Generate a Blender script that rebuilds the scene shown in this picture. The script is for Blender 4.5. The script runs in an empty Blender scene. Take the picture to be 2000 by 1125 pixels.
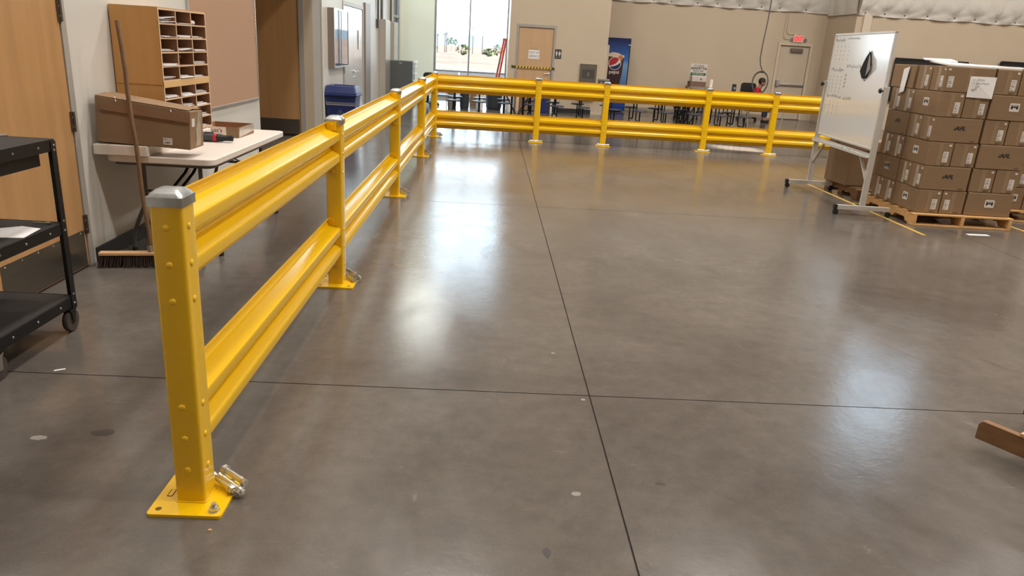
import bpy, bmesh, math, random
from mathutils import Vector, Matrix
PI = math.pi
random.seed(7)
S = bpy.context.scene
COL = S.collection

# ------------------------------------------------------------------ camera, world, sun, lamps, exposure
cam_d = bpy.data.cameras.new('camera'); cam = bpy.data.objects.new('camera', cam_d); COL.objects.link(cam)
CP, CR, CYAW, CF = 0.31667, 0.06173, 0.04435, 1432.7
fw = Vector((math.sin(CYAW)*math.cos(CP), math.cos(CYAW)*math.cos(CP), -math.sin(CP)))
r0 = Vector((math.cos(CYAW), -math.sin(CYAW), 0)); u0 = r0.cross(fw)
rr = r0*math.cos(CR) + u0*math.sin(CR); uu = -r0*math.sin(CR) + u0*math.cos(CR)
M = Matrix((rr, uu, -fw)).transposed().to_4x4(); M.translation = Vector((0, 0, 1.602))
cam.matrix_world = M
cam_d.sensor_width = 36; cam_d.lens = 36*CF/2000; cam_d.clip_end = 3000; cam_d.clip_start = .05
S.camera = cam

w = bpy.data.worlds.new('world'); S.world = w; w.use_nodes = True
nt = w.node_tree; bg = nt.nodes['Background']
tc = nt.nodes.new('ShaderNodeTexCoord'); sep = nt.nodes.new('ShaderNodeSeparateXYZ')
rp = nt.nodes.new('ShaderNodeValToRGB')
rp.color_ramp.elements[0].position = 0.0; rp.color_ramp.elements[0].color = (.90, .95, 1.0, 1)
rp.color_ramp.elements[1].position = .6; rp.color_ramp.elements[1].color = (.50, .70, 1.0, 1)
nt.links.new(tc.outputs['Generated'], sep.inputs[0]); nt.links.new(sep.outputs['Z'], rp.inputs[0])
nt.links.new(rp.outputs[0], bg.inputs['Color']); bg.inputs['Strength'].default_value = 6.5

sun_d = bpy.data.lights.new('sun', 'SUN'); sun = bpy.data.objects.new('sun', sun_d); COL.objects.link(sun)
sun_d.energy = 95; sun_d.angle = .0093; sun_d.color = (1, .95, .87)
SAZ, SEL = math.radians(10), math.radians(22)
sdir = Vector((-math.cos(SAZ)*math.cos(SEL), math.sin(SAZ)*math.cos(SEL), -math.sin(SEL)))
sun.rotation_euler = sdir.to_track_quat('-Z', 'Y').to_euler(); sun.location = (40, 0, 30)

LAMP_W = 325
LAMP_SPOTS = [(x, y) for y in (2.0, 7.2, 12.4) for x in (-0.6, 5.2, 11.0, 16.4)]
LAMP_Z = 10.7
for i, (x, y) in enumerate(LAMP_SPOTS):
    d = bpy.data.lights.new('high_bay_light', 'AREA'); o = bpy.data.objects.new('high_bay_light', d)
    COL.objects.link(o); d.shape = 'RECTANGLE'; d.size = 1.15; d.size_y = .55; d.energy = LAMP_W; d.color = (1, .955, .90)
    o.location = (x, y, LAMP_Z)
d = bpy.data.lights.new('added_corner_fill', 'AREA'); o = bpy.data.objects.new('added_corner_fill', d); COL.objects.link(o)  # added fill lamp, brightens the wall left of the big window
d.shape = 'RECTANGLE'; d.size = 1.2; d.size_y = .3; d.energy = 120; d.color = (.95, 1, .93); o.location = (-1.75, 21.0, 6.4)
for (loc, sx, sy, rot) in [((-0.64, 22.86, 3.0), 2.1, 5.9, (PI/2, 0, PI)), ((12.75, 21.1, 6.7), 2.4, 2.4, 0), ((12.75, 21.1, 9.5), 2.4, 2.4, 0), ((-2.86, 21.83, 2.5), 1.55, 5.0, 1)]:
    d = bpy.data.lights.new('window_portal', 'AREA'); o = bpy.data.objects.new('window_portal', d); COL.objects.link(o)
    d.shape = 'RECTANGLE'; d.size = sx; d.size_y = sy; o.location = loc; o.rotation_euler = (-PI/2, 0, PI/2 if rot == 1 else 0); d.cycles.is_portal = True
S.view_settings.view_transform = 'Standard'; S.view_settings.look = 'None'
S.view_settings.exposure = 0.0; S.view_settings.gamma = 1.0; S.view_settings.use_curve_mapping = False

# ------------------------------------------------------------------ materials
def lin(c):
    return tuple(((x/255)/12.92 if x/255 <= .04045 else ((x/255+.055)/1.055)**2.4) for x in c) + (1,)
MC = {}
def mat(name, rgb, rough=.5, metal=0., var=.0, scale=4., bump=0., coat=0., stretch=(1, 1, 1), emit=0., spec=.5, trans=0., rvar=0.):
    if name in MC: return MC[name]
    m = bpy.data.materials.new(name); m.use_nodes = True; t = m.node_tree; b = t.nodes['Principled BSDF']
    c = lin(rgb); b.inputs['Base Color'].default_value = c
    b.inputs['Roughness'].default_value = rough; b.inputs['Metallic'].default_value = metal
    b.inputs['Specular IOR Level'].default_value = spec
    b.inputs['Coat Weight'].default_value = coat; b.inputs['Coat Roughness'].default_value = .12
    if trans: b.inputs['Transmission Weight'].default_value = trans
    if emit:
        b.inputs['Emission Color'].default_value = c; b.inputs['Emission Strength'].default_value = emit
    co = t.nodes.new('ShaderNodeTexCoord'); mp = t.nodes.new('ShaderNodeMapping'); mp.inputs['Scale'].default_value = stretch
    t.links.new(co.outputs['Object'], mp.inputs[0])
    nz = t.nodes.new('ShaderNodeTexNoise'); nz.inputs['Scale'].default_value = scale; nz.inputs['Detail'].default_value = 6
    nz.inputs['Roughness'].default_value = .6
    t.links.new(mp.outputs[0], nz.inputs['Vector'])
    if var:
        r = t.nodes.new('ShaderNodeValToRGB'); r.color_ramp.elements[0].position = .3; r.color_ramp.elements[1].position = .7
        r.color_ramp.elements[0].color = tuple(x*(1-var) for x in c[:3]) + (1,)
        r.color_ramp.elements[1].color = tuple(min(1, x*(1+var)) for x in c[:3]) + (1,)
        t.links.new(nz.outputs['Fac'], r.inputs[0]); t.links.new(r.outputs[0], b.inputs['Base Color'])
    if rvar:
        mr = t.nodes.new('ShaderNodeMapRange'); mr.inputs['To Min'].default_value = max(.02, rough-rvar); mr.inputs['To Max'].default_value = rough+rvar
        t.links.new(nz.outputs['Fac'], mr.inputs[0]); t.links.new(mr.outputs[0], b.inputs['Roughness'])
    if bump:
        bp = t.nodes.new('ShaderNodeBump'); bp.inputs['Strength'].default_value = bump; bp.inputs['Distance'].default_value = .01
        t.links.new(nz.outputs['Fac'], bp.inputs['Height']); t.links.new(bp.outputs[0], b.inputs['Normal'])
    MC[name] = m; return m

def concrete():
    m = bpy.data.materials.new('polished_concrete'); m.use_nodes = True; t = m.node_tree; b = t.nodes['Principled BSDF']
    L = t.links.new; N = t.nodes.new
    co = N('ShaderNodeTexCoord')
    def noise(sc, det=6, rough=.6, st=(1, 1, 1), dist=0, rot=0):
        mp = N('ShaderNodeMapping'); mp.inputs['Scale'].default_value = st; mp.inputs['Rotation'].default_value = (0, 0, rot); L(co.outputs['Object'], mp.inputs[0])
        n = N('ShaderNodeTexNoise'); n.inputs['Scale'].default_value = sc; n.inputs['Detail'].default_value = det
        n.inputs['Roughness'].default_value = rough; n.inputs['Distortion'].default_value = dist
        L(mp.outputs[0], n.inputs['Vector']); return n.outputs['Fac']
    def ramp(src, stops):
        r = N('ShaderNodeValToRGB'); e = r.color_ramp.elements
        while len(e) < len(stops): e.new(.5)
        for k, (p, c) in enumerate(stops): e[k].position = p; e[k].color = c
        L(src, r.inputs[0]); return r.outputs[0]
    def mix(f, a, bb, mode='MIX'):
        x = N('ShaderNodeMix'); x.data_type = 'RGBA'; x.blend_type = mode
        if isinstance(f, float): x.inputs[0].default_value = f
        else: L(f, x.inputs[0])
        L(a, x.inputs[6]) if not isinstance(a, tuple) else setattr(x.inputs[6], 'default_value', a)
        L(bb, x.inputs[7]) if not isinstance(bb, tuple) else setattr(x.inputs[7], 'default_value', bb)
        return x.outputs[2]
    c1 = ramp(noise(.7, 8, .65, dist=.6), [(.3, lin((85, 78, 72))), (.7, lin((109, 102, 95)))])
    c2 = ramp(noise(9, 8, .7), [(.25, (.80, .80, .80, 1)), (.75, (1.12, 1.12, 1.12, 1))])
    c = mix(1.0, c1, c2, 'MULTIPLY')
    fine = ramp(noise(160, 3, .6), [(.3, (.9, .9, .9, 1)), (.7, (1.08, 1.08, 1.08, 1))])
    c = mix(1.0, c, fine, 'MULTIPLY')
    sc = ramp(noise(3.2, 10, .75, (1, .45, 1), 2.2), [(.63, (0, 0, 0, 1)), (.70, (.35, .35, .35, 1))])
    c = mix(sc, c, lin((140, 134, 128)))
    scr = ramp(noise(38, 3, .6, (.07, 1, 1), 1.4, .9), [(.67, (0, 0, 0, 1)), (.76, (.16, .16, .16, 1))])
    c = mix(scr, c, lin((150, 144, 138)))
    st = ramp(noise(1.7, 4, .5, (1.3, 1, 1), .8), [(.66, (0, 0, 0, 1)), (.74, (.35, .35, .35, 1))])
    c = mix(st, c, lin((74, 64, 58)))
    L(c, b.inputs['Base Color'])
    rg = N('ShaderNodeMapRange'); rg.inputs['From Min'].default_value = .3; rg.inputs['From Max'].default_value = .7
    rg.inputs['To Min'].default_value = .13; rg.inputs['To Max'].default_value = .24
    L(noise(2.4, 8, .7, (1, .6, 1), 1.0), rg.inputs[0]); L(rg.outputs[0], b.inputs['Roughness'])
    bp = N('ShaderNodeBump'); bp.inputs['Strength'].default_value = .06; bp.inputs['Distance'].default_value = .01
    L(noise(30, 4), bp.inputs['Height']); L(bp.outputs[0], b.inputs['Normal'])
    b.inputs['Specular IOR Level'].default_value = .5
    return m

YEL = mat('yellow_powder_coat', (232, 184, 6), .24, coat=.4)
GALV = mat('galvanised_steel', (176, 178, 178), .34, 1, var=.12, scale=40)
ZINC = mat('zinc_plated_steel', (214, 214, 210), .3, 1, var=.08, scale=60)
DKHOLE = mat('bolt_hole_brown', (104, 82, 24), .9)  # brown disc standing for the floor seen through the hole
BLKINK = mat('black_ink', (22, 22, 24), .7)
BEIGE = mat('beige_wall_paint', (196, 179, 156), .45, var=.03, scale=1.2, bump=.02)
LWALL = mat('pale_grey_wall_paint', (206, 203, 196), .42, var=.03, scale=1.5, bump=.015)
SLAB = concrete()
JOINT = mat('joint_filler', (58, 48, 42), .9)
OAK = mat('maple_veneer', (180, 138, 92), .38, var=.10, scale=2.2, stretch=(6, 6, .35), bump=.01)
OAK2 = mat('honey_veneer_laminate', (194, 144, 84), .42, var=.07, scale=2.5, stretch=(5, 5, .4))
TANDOOR = mat('tan_door_veneer', (196, 160, 122), .45, var=.05, scale=2, stretch=(5, 5, .4))
PBOARD = mat('particle_board_liner', (142, 100, 70), .7, var=.05, scale=8)
EDGE = mat('pale_shelf_edge', (214, 184, 150), .5)
FRAMEG = mat('grey_door_frame_paint', (164, 158, 150), .4)
STEEL = mat('brushed_steel', (128, 124, 116), .36, .9, var=.08, scale=6, stretch=(1, 1, 30))
HINGE = mat('dull_hinge_steel', (110, 104, 98), .4, .9)
ALU = mat('satin_aluminium', (200, 202, 204), .3, .9)
CORK = mat('tan_tackboard_fabric', (172, 138, 112), .9, var=.06, scale=120)
BLACK = mat('black_rubber', (24, 24, 26), .6)
BLKMET = mat('black_painted_steel', (20, 21, 24), .42, .2, var=.1, scale=20)
MATTOP = mat('black_ribbed_mat', (40, 36, 35), .75, var=.15, scale=30)
BASEB = mat('black_vinyl_base', (38, 40, 44), .45)
KRAFT = mat('kraft_cardboard', (136, 109, 80), .75, var=.045, scale=5, stretch=(1, 1, 4))
KRAFT2 = mat('worn_kraft_cardboard', (138, 110, 82), .72, var=.06, scale=4, stretch=(1, 1, 3))
KRAFTIN = mat('cardboard_inside', (150, 108, 74), .8)
TAPE = mat('clear_packing_tape', (146, 120, 92), .12, var=.12, scale=30, coat=1., bump=.25, stretch=(3, 3, 1))
SHINE = mat('shiny_wrinkled_tape', (176, 162, 144), .16, .25, var=.35, scale=26, coat=1., bump=.5, stretch=(2, 2, .5))
WHITE = mat('white_label_paper', (216, 208, 200), .7, var=.02)
WPLAST = mat('white_table_plastic', (226, 216, 206), .38, var=.02, scale=12, bump=.02)
GREYLEG = mat('grey_leg_enamel', (92, 88, 84), .4, .2)
WOODH = mat('weathered_broom_handle', (122, 92, 64), .6, var=.28, scale=14, stretch=(6, 6, .6))
BRIST = mat('dark_brown_bristle', (56, 40, 34), .85, var=.3, scale=50)
PINE = mat('pallet_pine', (206, 160, 104), .7, var=.14, scale=7, stretch=(.6, 4, 4))
PINE2 = mat('weathered_pallet_wood', (122, 88, 56), .75, var=.25, scale=7, stretch=(.6, 4, 4))
NAVY = mat('navy_bin_plastic', (36, 48, 100), .4, var=.05)
WPANEL = mat('whiteboard_enamel', (222, 222, 220), .12, coat=.6)
WFRAME = mat('light_grey_enamel', (196, 190, 182), .35, .2)
MARK = mat('dry_marker_ink', (92, 94, 98), .8)
RED = mat('red_plastic', (190, 30, 36), .4)
ORANGE = mat('orange_red_fibreglass', (236, 84, 56), .45)
GREYPL = mat('grey_plastic', (120, 122, 122), .45)
CHARC = mat('charcoal_plastic', (58, 62, 66), .5)
COPIER = mat('dark_grey_steel_cabinet', (86, 90, 90), .45)
INSUL = mat('white_vinyl_insulation_facing', (214, 208, 200), .42, var=.03, scale=8)
ROOFM = mat('roof_deck_paint', (206, 200, 190), .6)
YLINE = mat('yellow_floor_line', (190, 154, 66), .5, var=.12, scale=25)
PALEHANDLE = mat('pale_pine_block', (222, 178, 130), .6, var=.06, scale=10)
PAPER = mat('loose_paper', (232, 228, 226), .8)
LIME = mat('lime_sticker', (206, 214, 40), .6)
SKIN = mat('skin', (150, 104, 84), .55)
HAIR = mat('black_hair', (24, 20, 20), .6)
REDSH = mat('red_shirt_cloth', (176, 20, 40), .8)
JEAN = mat('dark_trousers', (44, 46, 60), .85)

# ------------------------------------------------------------------ mesh builder
def tri_norm(axis):
    a = Vector(axis).normalized(); t = Vector((0, 0, 1)) if abs(a.z) < .9 else Vector((1, 0, 0))
    u = a.cross(t).normalized(); return a, u, a.cross(u).normalized()
class MB:
    def __init__(s): s.v = []; s.f = []
    def add(s, vs, fs):
        n = len(s.v); s.v += [tuple(v) for v in vs]; s.f += [tuple(n+i for i in f) for f in fs]; return s
    def box(s, x0, y0, z0, x1, y1, z1):
        return s.add([(x0, y0, z0), (x1, y0, z0), (x1, y1, z0), (x0, y1, z0), (x0, y0, z1), (x1, y0, z1), (x1, y1, z1), (x0, y1, z1)],
                     [(3, 2, 1, 0), (4, 5, 6, 7), (0, 1, 5, 4), (1, 2, 6, 5), (2, 3, 7, 6), (3, 0, 4, 7)])
    def bar(s, p0, p1, wd, ht, up=(0, 0, 1)):
        p0 = Vector(p0); p1 = Vector(p1); a = (p1-p0).normalized(); u = a.cross(Vector(up))
        if u.length < 1e-4: u = a.cross(Vector((1, 0, 0)))
        u.normalize(); v = u.cross(a)
        vs = []
        for p in (p0, p1):
            for (i, j) in ((-1, -1), (1, -1), (1, 1), (-1, 1)): vs.append(p + u*(i*wd/2) + v*(j*ht/2))
        return s.add(vs, [(3, 2, 1, 0), (4, 5, 6, 7), (0, 1, 5, 4), (1, 2, 6, 5), (2, 3, 7, 6), (3, 0, 4, 7)])
    def cyl(s, p0, p1, r0, r1=None, n=16, cap=True):
        r1 = r0 if r1 is None else r1; p0 = Vector(p0); p1 = Vector(p1); a, u, v = tri_norm(p1-p0)
        vs = [p + (u*math.cos(2*PI*k/n) + v*math.sin(2*PI*k/n))*r for p, r in ((p0, r0), (p1, r1)) for k in range(n)]
        fs = [(k, (k+1) % n, n+(k+1) % n, n+k) for k in range(n)]
        if cap: fs += [tuple(range(n-1, -1, -1)), tuple(range(n, 2*n))]
        return s.add(vs, fs)
    def tube(s, path, r, n=8, closed=False):
        P = [Vector(p) for p in path]; m = len(P); vs = []; pu = None
        for i, p in enumerate(P):
            if closed: t = P[(i+1) % m] - P[i-1]
            else: t = P[min(i+1, m-1)] - P[max(i-1, 0)]
            a = t.normalized()
            if pu is None: _, u, _ = tri_norm(a)
            else:
                u = pu - a*pu.dot(a); u.normalize()
            pu = u; v = a.cross(u)
            rr_ = r[i] if isinstance(r, (list, tuple)) else r
            vs += [p + (u*math.cos(2*PI*k/n) + v*math.sin(2*PI*k/n))*rr_ for k in range(n)]
        fs = []
        for i in range(m if closed else m-1):
            j = (i+1) % m
            fs += [(i*n+k, i*n+(k+1) % n, j*n+(k+1) % n, j*n+k) for k in range(n)]
        if not closed: fs += [tuple(range(n-1, -1, -1)), tuple((m-1)*n+k for k in range(n))]
        return s.add(vs, fs)
    def lathe(s, prof, c=(0, 0, 0), n=20, axis=(0, 0, 1), sx=1., sy=1.):
        a, u, v = tri_norm(axis)
        if tuple(axis) == (0, 0, 1): u, v = Vector((1, 0, 0)), Vector((0, 1, 0))
        c = Vector(c); vs = []; m = len(prof)
        for (r, z) in prof: vs += [c + a*z + u*(r*sx*math.cos(2*PI*k/n)) + v*(r*sy*math.sin(2*PI*k/n)) for k in range(n)]
        fs = [(i*n+k, i*n+(k+1) % n, (i+1)*n+(k+1) % n, (i+1)*n+k) for i in range(m-1) for k in range(n)]
        fs += [tuple(range(n-1, -1, -1)), tuple((m-1)*n+k for k in range(n))]
        return s.add(vs, fs)
    def prism(s, pts, p0, ex, ey, ez, d):
        p0 = Vector(p0); ex = Vector(ex); ey = Vector(ey); ez = Vector(ez); n = len(pts)
        vs = [p0 + ex*x + ey*y for x, y in pts] + [p0 + ex*x + ey*y + ez*d for x, y in pts]
        fs = [tuple(range(n-1, -1, -1)), tuple(range(n, 2*n))] + [(k, (k+1) % n, n+(k+1) % n, n+k) for k in range(n)]
        return s.add(vs, fs)
    def xf(s, m, i0=0):
        s.v[i0:] = [tuple(m @ Vector(v)) for v in s.v[i0:]]; return s
    def build(s, name, m=None, parent=None, smooth=None, bevel=0., seg=2, label=None, kind=None, loc=None):
        me = bpy.data.meshes.new(name); me.from_pydata(s.v, [], s.f); me.validate()
        bm = bmesh.new(); bm.from_mesh(me); bmesh.ops.recalc_face_normals(bm, faces=bm.faces); bm.to_mesh(me); bm.free()
        return link(name, me, m, parent, smooth, bevel, seg, label, kind, loc)
def link(name, me, m=None, parent=None, smooth=None, bevel=0., seg=2, label=None, kind=None, loc=None):
    o = bpy.data.objects.new(name, me); COL.objects.link(o)
    if m: me.materials.append(m)
    if smooth is not None:
        for p in me.polygons: p.use_smooth = True
        me.set_sharp_from_angle(angle=math.radians(smooth))
    if bevel:
        md = o.modifiers.new('bevel', 'BEVEL'); md.width = bevel; md.segments = seg; md.limit_method = 'ANGLE'; md.angle_limit = math.radians(40)
    if parent: o.parent = parent
    if label: o['label'] = label
    if kind: o['kind'] = kind
    if loc: o.location = loc
    return o
def thing(name, label, cat, loc=(0, 0, 0), rz=0., group=None):
    o = bpy.data.objects.new(name, None); COL.objects.link(o); o.location = loc; o.rotation_euler = (0, 0, rz)
    o.empty_display_size = .1
    o['label'] = label; o['category'] = cat
    if group: o['group'] = group
    return o
def tag(o, label, cat, group=None):
    o['label'] = label; o['category'] = cat
    if group: o['group'] = group
    return o
def copy_tree(o, parent=None):
    c = o.copy(); COL.objects.link(c)
    if parent is not None: c.parent = parent
    for ch in KIDS.get(o.name, [x for x in o.children]): copy_tree(ch, c)
    return c
KIDS = {}
def rrect(w_, h_, r, n=4):
    pts = []
    for (cx, cy, a0) in ((w_/2-r, h_/2-r, 0), (-w_/2+r, h_/2-r, PI/2), (-w_/2+r, -h_/2+r, PI), (w_/2-r, -h_/2+r, 3*PI/2)):
        for k in range(n+1): pts.append((cx+r*math.cos(a0+k*PI/2/n), cy+r*math.sin(a0+k*PI/2/n)))
    return pts
def round_poly(pts, r, n=3):
    out = [Vector(pts[0])]
    for i in range(1, len(pts)-1):
        a, b, c = Vector(pts[i-1]), Vector(pts[i]), Vector(pts[i+1])
        d0 = min(r, (a-b).length*.45); d1 = min(r, (c-b).length*.45)
        p = b + (a-b).normalized()*d0; q = b + (c-b).normalized()*d1
        for k in range(n+1):
            t = k/n; out.append(p*(1-t)**2 + b*2*t*(1-t) + q*t*t)
    out.append(Vector(pts[-1])); return out
AX = {'-y': ((1, 0, 0), (0, 0, 1), (0, -1, 0)), '+x': ((0, 1, 0), (0, 0, 1), (1, 0, 0)), '-x': ((0, -1, 0), (0, 0, 1), (-1, 0, 0)),
      '+z': ((1, 0, 0), (0, 1, 0), (0, 0, 1)), '+y': ((-1, 0, 0), (0, 0, 1), (0, 1, 0))}
def frame_m(face, at):
    ex, ey, ez = [Vector(a) for a in AX[face]]
    m = Matrix((ex, ey, ez)).transposed().to_4x4(); m.translation = Vector(at); return m
TXT = {}
def text(body, size, face, at, m, parent=None, name='lettering', shear=0., sx=1., bold=0., depth=.0006):
    key = (body, size, shear, sx, bold)
    if key not in TXT:
        c = bpy.data.curves.new('t', 'FONT'); c.body = body; c.size = size; c.align_x = 'CENTER'; c.align_y = 'CENTER'
        c.shear = shear; c.extrude = depth; c.offset = bold; c.resolution_u = 3
        o = bpy.data.objects.new('t', c); COL.objects.link(o)
        dg = bpy.context.evaluated_depsgraph_get(); me = bpy.data.meshes.new_from_object(o.evaluated_get(dg))
        bpy.data.objects.remove(o); bpy.data.curves.remove(c)
        if sx != 1:
            for v in me.vertices: v.co.x *= sx
        TXT[key] = me
    me = TXT[key].copy(); me.transform(frame_m(face, at)); me.name = name; me.materials.clear()
    return link(name, me, m, parent)
def plate(face, at, w_, h_, m, parent=None, name='label', d=.001, r=0., rot=0., label=None):
    ex, ey, ez = [Vector(a) for a in AX[face]]
    if rot:
        ex, ey = ex*math.cos(rot)+ey*math.sin(rot), ey*math.cos(rot)-ex*math.sin(rot)
    pts = rrect(w_, h_, r) if r else [(-w_/2, -h_/2), (w_/2, -h_/2), (w_/2, h_/2), (-w_/2, h_/2)]
    return MB().prism(pts, at, ex, ey, ez, d).build(name, m, parent, label=label)
def strokes(face, at, lines, m, parent, name='handwriting', wd=.004, d=.0006):
    """pen strokes: each a polyline in plane coordinates"""
    ex, ey, ez = [Vector(a) for a in AX[face]]; at = Vector(at); b = MB()
    for ln in lines:
        for (x0, y0), (x1, y1) in zip(ln[:-1], ln[1:]):
            dx, dy = x1-x0, y1-y0; L = math.hypot(dx, dy) or 1e-6; nx, ny = -dy/L*wd/2, dx/L*wd/2
            b.prism([(x0-nx, y0-ny), (x1-nx, y1-ny), (x1+nx, y1+ny), (x0+nx, y0+ny)], at, ex, ey, ez, d)
    return b.build(name, m, parent)
def scribble(x, y, wdt, h, n, rnd):
    out = []; cx = x; st = wdt/n
    for k in range(n):
        out.append([(cx+rnd.uniform(0, st*.3), y+rnd.uniform(.1, 1)*h), (cx+st*.4, y+rnd.uniform(0, .4)*h), (cx+st*.75, y+rnd.uniform(.4, 1)*h)]); cx += st
    return out

# ------------------------------------------------------------------ the setting
def struct(b, name, m, bevel=0., smooth=None, parent=None): return b.build(name, m, parent, smooth=smooth, bevel=bevel, kind=None if parent else 'structure')
def sroot(name, loc=(0, 0, 0)):
    o = bpy.data.objects.new(name, None); COL.objects.link(o); o.location = loc; o['kind'] = 'structure'; return o
H = 11.4; WX0, WX1 = 11.55, 13.95
flo = struct(MB().box(-5.4, -9.2, -.3, 20.3, 23.0, -.008), 'floor', JOINT)
XJ = [-5.4, -3.904, .556, 5.016, 9.476, 13.936, 20.3]; YJ = [-9.2, -5.675, -1.215, 3.245, 7.705, 12.165, 16.625, 23.0]
for i in range(len(XJ)-1):
    for j in range(len(YJ)-1):
        MB().box(XJ[i]+.0035, YJ[j]+.0035, -.06, XJ[i+1]-.0035, YJ[j+1]-.0035, 0).build('concrete_slab', SLAB, flo)
struct(MB().box(-5.4, -9.2, H, 20.3, 23.2, H+.2), 'ceiling', ROOFM)
b = MB()
b.box(-2.85, -9, 0, -2.7, 3.95, H).box(-2.85, 3.95, 2.19, -2.7, 5.0, H).box(-2.85, 5.0, 0, -2.7, 8.93, H)
b.box(-2.85, 8.93, 2.65, -2.7, 12.35, H)
struct(b, 'wall_left', LWALL)
b = MB().box(-2.85, 12.35, 0, -2.7, 14.03, H).box(-2.85, 14.03, 2.22, -2.7, 16.18, H).box(-2.85, 16.18, 0, -2.7, 21.05, H).box(-2.85, 21.05, 5.0, -2.7, 22.6, H).box(-2.85, 22.6, 0, -2.7, 22.7, H).box(-2.85, 21.05, 0, -2.7, 22.6, .05)
struct(b, 'wall_left', LWALL)
struct(MB().box(-5.4, 12.35, 0, -4.06, 12.5, 2.65).box(-4.06, 12.35, 2.2, -2.99, 12.5, 2.65).box(-2.99, 12.35, 0, -2.85, 12.5, 2.65), 'wall_recess', BEIGE)
struct(MB().box(-5.4, 8.78, 0, -2.85, 8.93, 2.65), 'wall_recess', BEIGE)
struct(MB().box(-5.4, 8.93, 0, -5.25, 12.35, 2.65), 'wall_recess', BEIGE)
struct(MB().box(-5.4, 8.78, 2.65, -2.85, 12.5, 2.75), 'ceiling', BEIGE)
# recessed-door wall stub that faces the room (corner bead catches the light)
struct(MB().box(-2.712, 12.338, 0, -2.688, 12.36, 2.65), 'trim_1', mat('white_corner_bead', (226, 222, 214), .4), bevel=.004)
struct(MB().box(-2.85, 22.7, 0, -1.72, 22.95, H), 'wall_back', mat('painted_light_wall', (222, 224, 206), .42, var=.02, scale=1.2))  # brightness of this corner painted into the wall colour
b = MB().box(-1.72, 22.7, 5.95, .45, 22.95, H).box(-1.72, 22.7, -.05, .45, 22.95, .03)
b.box(.45, 22.7, 0, 8.44, 22.95, H).box(8.44, 22.7, 2.21, 9.49, 22.95, H).box(9.49, 22.7, 0, 10.05, 22.95, H)
struct(b, 'wall_back', BEIGE)
b = MB().box(.43, 20.3, 0, .62, 20.5, H).box(.62, 20.3, 2.2, 1.65, 20.5, H).box(1.65, 20.3, 0, 3.03, 20.5, H)
b.box(.43, 20.5, 0, .6, 22.7, H).box(2.86, 20.5, 0, 3.03, 22.7, H)
struct(b, 'wall_restroom', BEIGE)
b = MB().box(9.8, 21.1, 0, 10.05, 22.7, H)
b.box(9.8, 20.9, 0, WX0, 21.1, H).box(WX1, 20.9, 0, 20.3, 21.1, H).box(WX0, 20.9, 0, WX1, 21.1, 5.5).box(WX0, 20.9, 7.9, WX1, 21.1, 8.3).box(WX0, 20.9, 10.7, WX1, 21.1, H)
struct(b, 'wall_right_back', BEIGE)
struct(MB().box(9.98, 20.84, 0, 10.2, 20.9, 3.0), 'trim_2', mat('pilaster_paint', (212, 198, 178), .45))
SY0, SY1, SZ0, SZ1 = 11.18, 11.86, 6.06, 6.42
b = MB().box(20, -9, 0, 20.06, SY0, H).box(20, SY1, 0, 20.06, 21, H).box(20, SY0, 0, 20.06, SY1, SZ0).box(20, SY0, SZ1, 20.06, SY1, H)
struct(b, 'wall_right', BEIGE)
struct(MB().box(-5.4, -9.2, 0, 20.3, -9, H), 'wall_front', BEIGE)
struct(MB().box(-2.7, 5.02, 0, -2.686, 8.93, .105), 'baseboard_left', BASEB, bevel=.003)
struct(MB().box(-2.7, 12.36, 0, -2.686, 14.0, .1).box(-2.7, 16.2, 0, -2.686, 22.68, .1), 'baseboard_left', BASEB)
struct(MB().box(1.66, 20.286, 0, 2.72, 20.3, .12), 'baseboard_restroom', BASEB)
struct(MB().box(3.05, 22.686, 0, 8.42, 22.7, .1), 'baseboard_back', mat('beige_vinyl_base', (150, 134, 116), .5))
struct(MB().box(-2.97, 12.336, 0, -2.72, 12.35, .1), 'baseboard_recess', BASEB)

def insulation(name, x0, x1, y, z0, z1, seed):
    rnd = random.Random(seed); dx = .045; nx = int((x1-x0)/dx); zs = [z0 + k*.045 for k in range(int(1.2/.045))] + [z0+1.3, z1]
    pins = []; x = x0+.2
    while x < x1-.1:
        pins.append((x, z0+.075+rnd.uniform(-.01, .02))); x += rnd.uniform(.5, .82)
    pr = [(px, pz, rnd.randint(5, 8), rnd.uniform(0, 6)) for px, pz in pins]
    v = []; f = []
    for j, z in enumerate(zs):
        for i in range(nx+1):
            xx = x0+(x1-x0)*i/nx; t = min(1., (z-z0)/.5)
            dd = .05 + .10*math.sin(t*PI/2)
            near = [(math.hypot(xx-px, z-pz), px, pz, n, ph) for px, pz, n, ph in pr if abs(xx-px) < .9]
            for r_, px, pz, n, ph in near:
                dd -= .10*math.exp(-(r_/.13)**2)
                a = math.atan2(z-pz, xx-px)
                dd += .05*math.exp(-r_/.30)*abs(math.sin(a*n/2+ph)) * min(1, r_/.05)
            dd += .006*math.sin(xx*9+z*7)
            sag = .03*math.sin((xx-x0)*4.6) if j == 0 else 0
            v.append((xx, y-max(.012, dd), z+sag*.4))
    w_ = nx+1
    for j in range(len(zs)-1):
        for i in range(nx): f.append((j*w_+i, j*w_+i+1, (j+1)*w_+i+1, (j+1)*w_+i))
    n0 = len(v)
    for i in range(nx+1): v.append((v[i][0], y, v[i][2]+.01))
    for i in range(nx): f.append((i, n0+i, n0+i+1, i+1))
    mb = MB(); mb.v = v; mb.f = f
    o = struct(mb, name, INSUL, smooth=50)
    c = MB()
    for px, pz, n, ph in pr: c.lathe([(.002, 0), (.022, .003), (.02, .012), (.004, .018)], (px, y-.02, pz), 10, (0, -1, 0))
    c.build('pin_washer', mat('pin_washer_metal', (120, 108, 96), .5, .6), o, kind='stuff')
insulation('trim_3', 3.03, 9.8, 22.7, 3.06, 5.15, 3)
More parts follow.
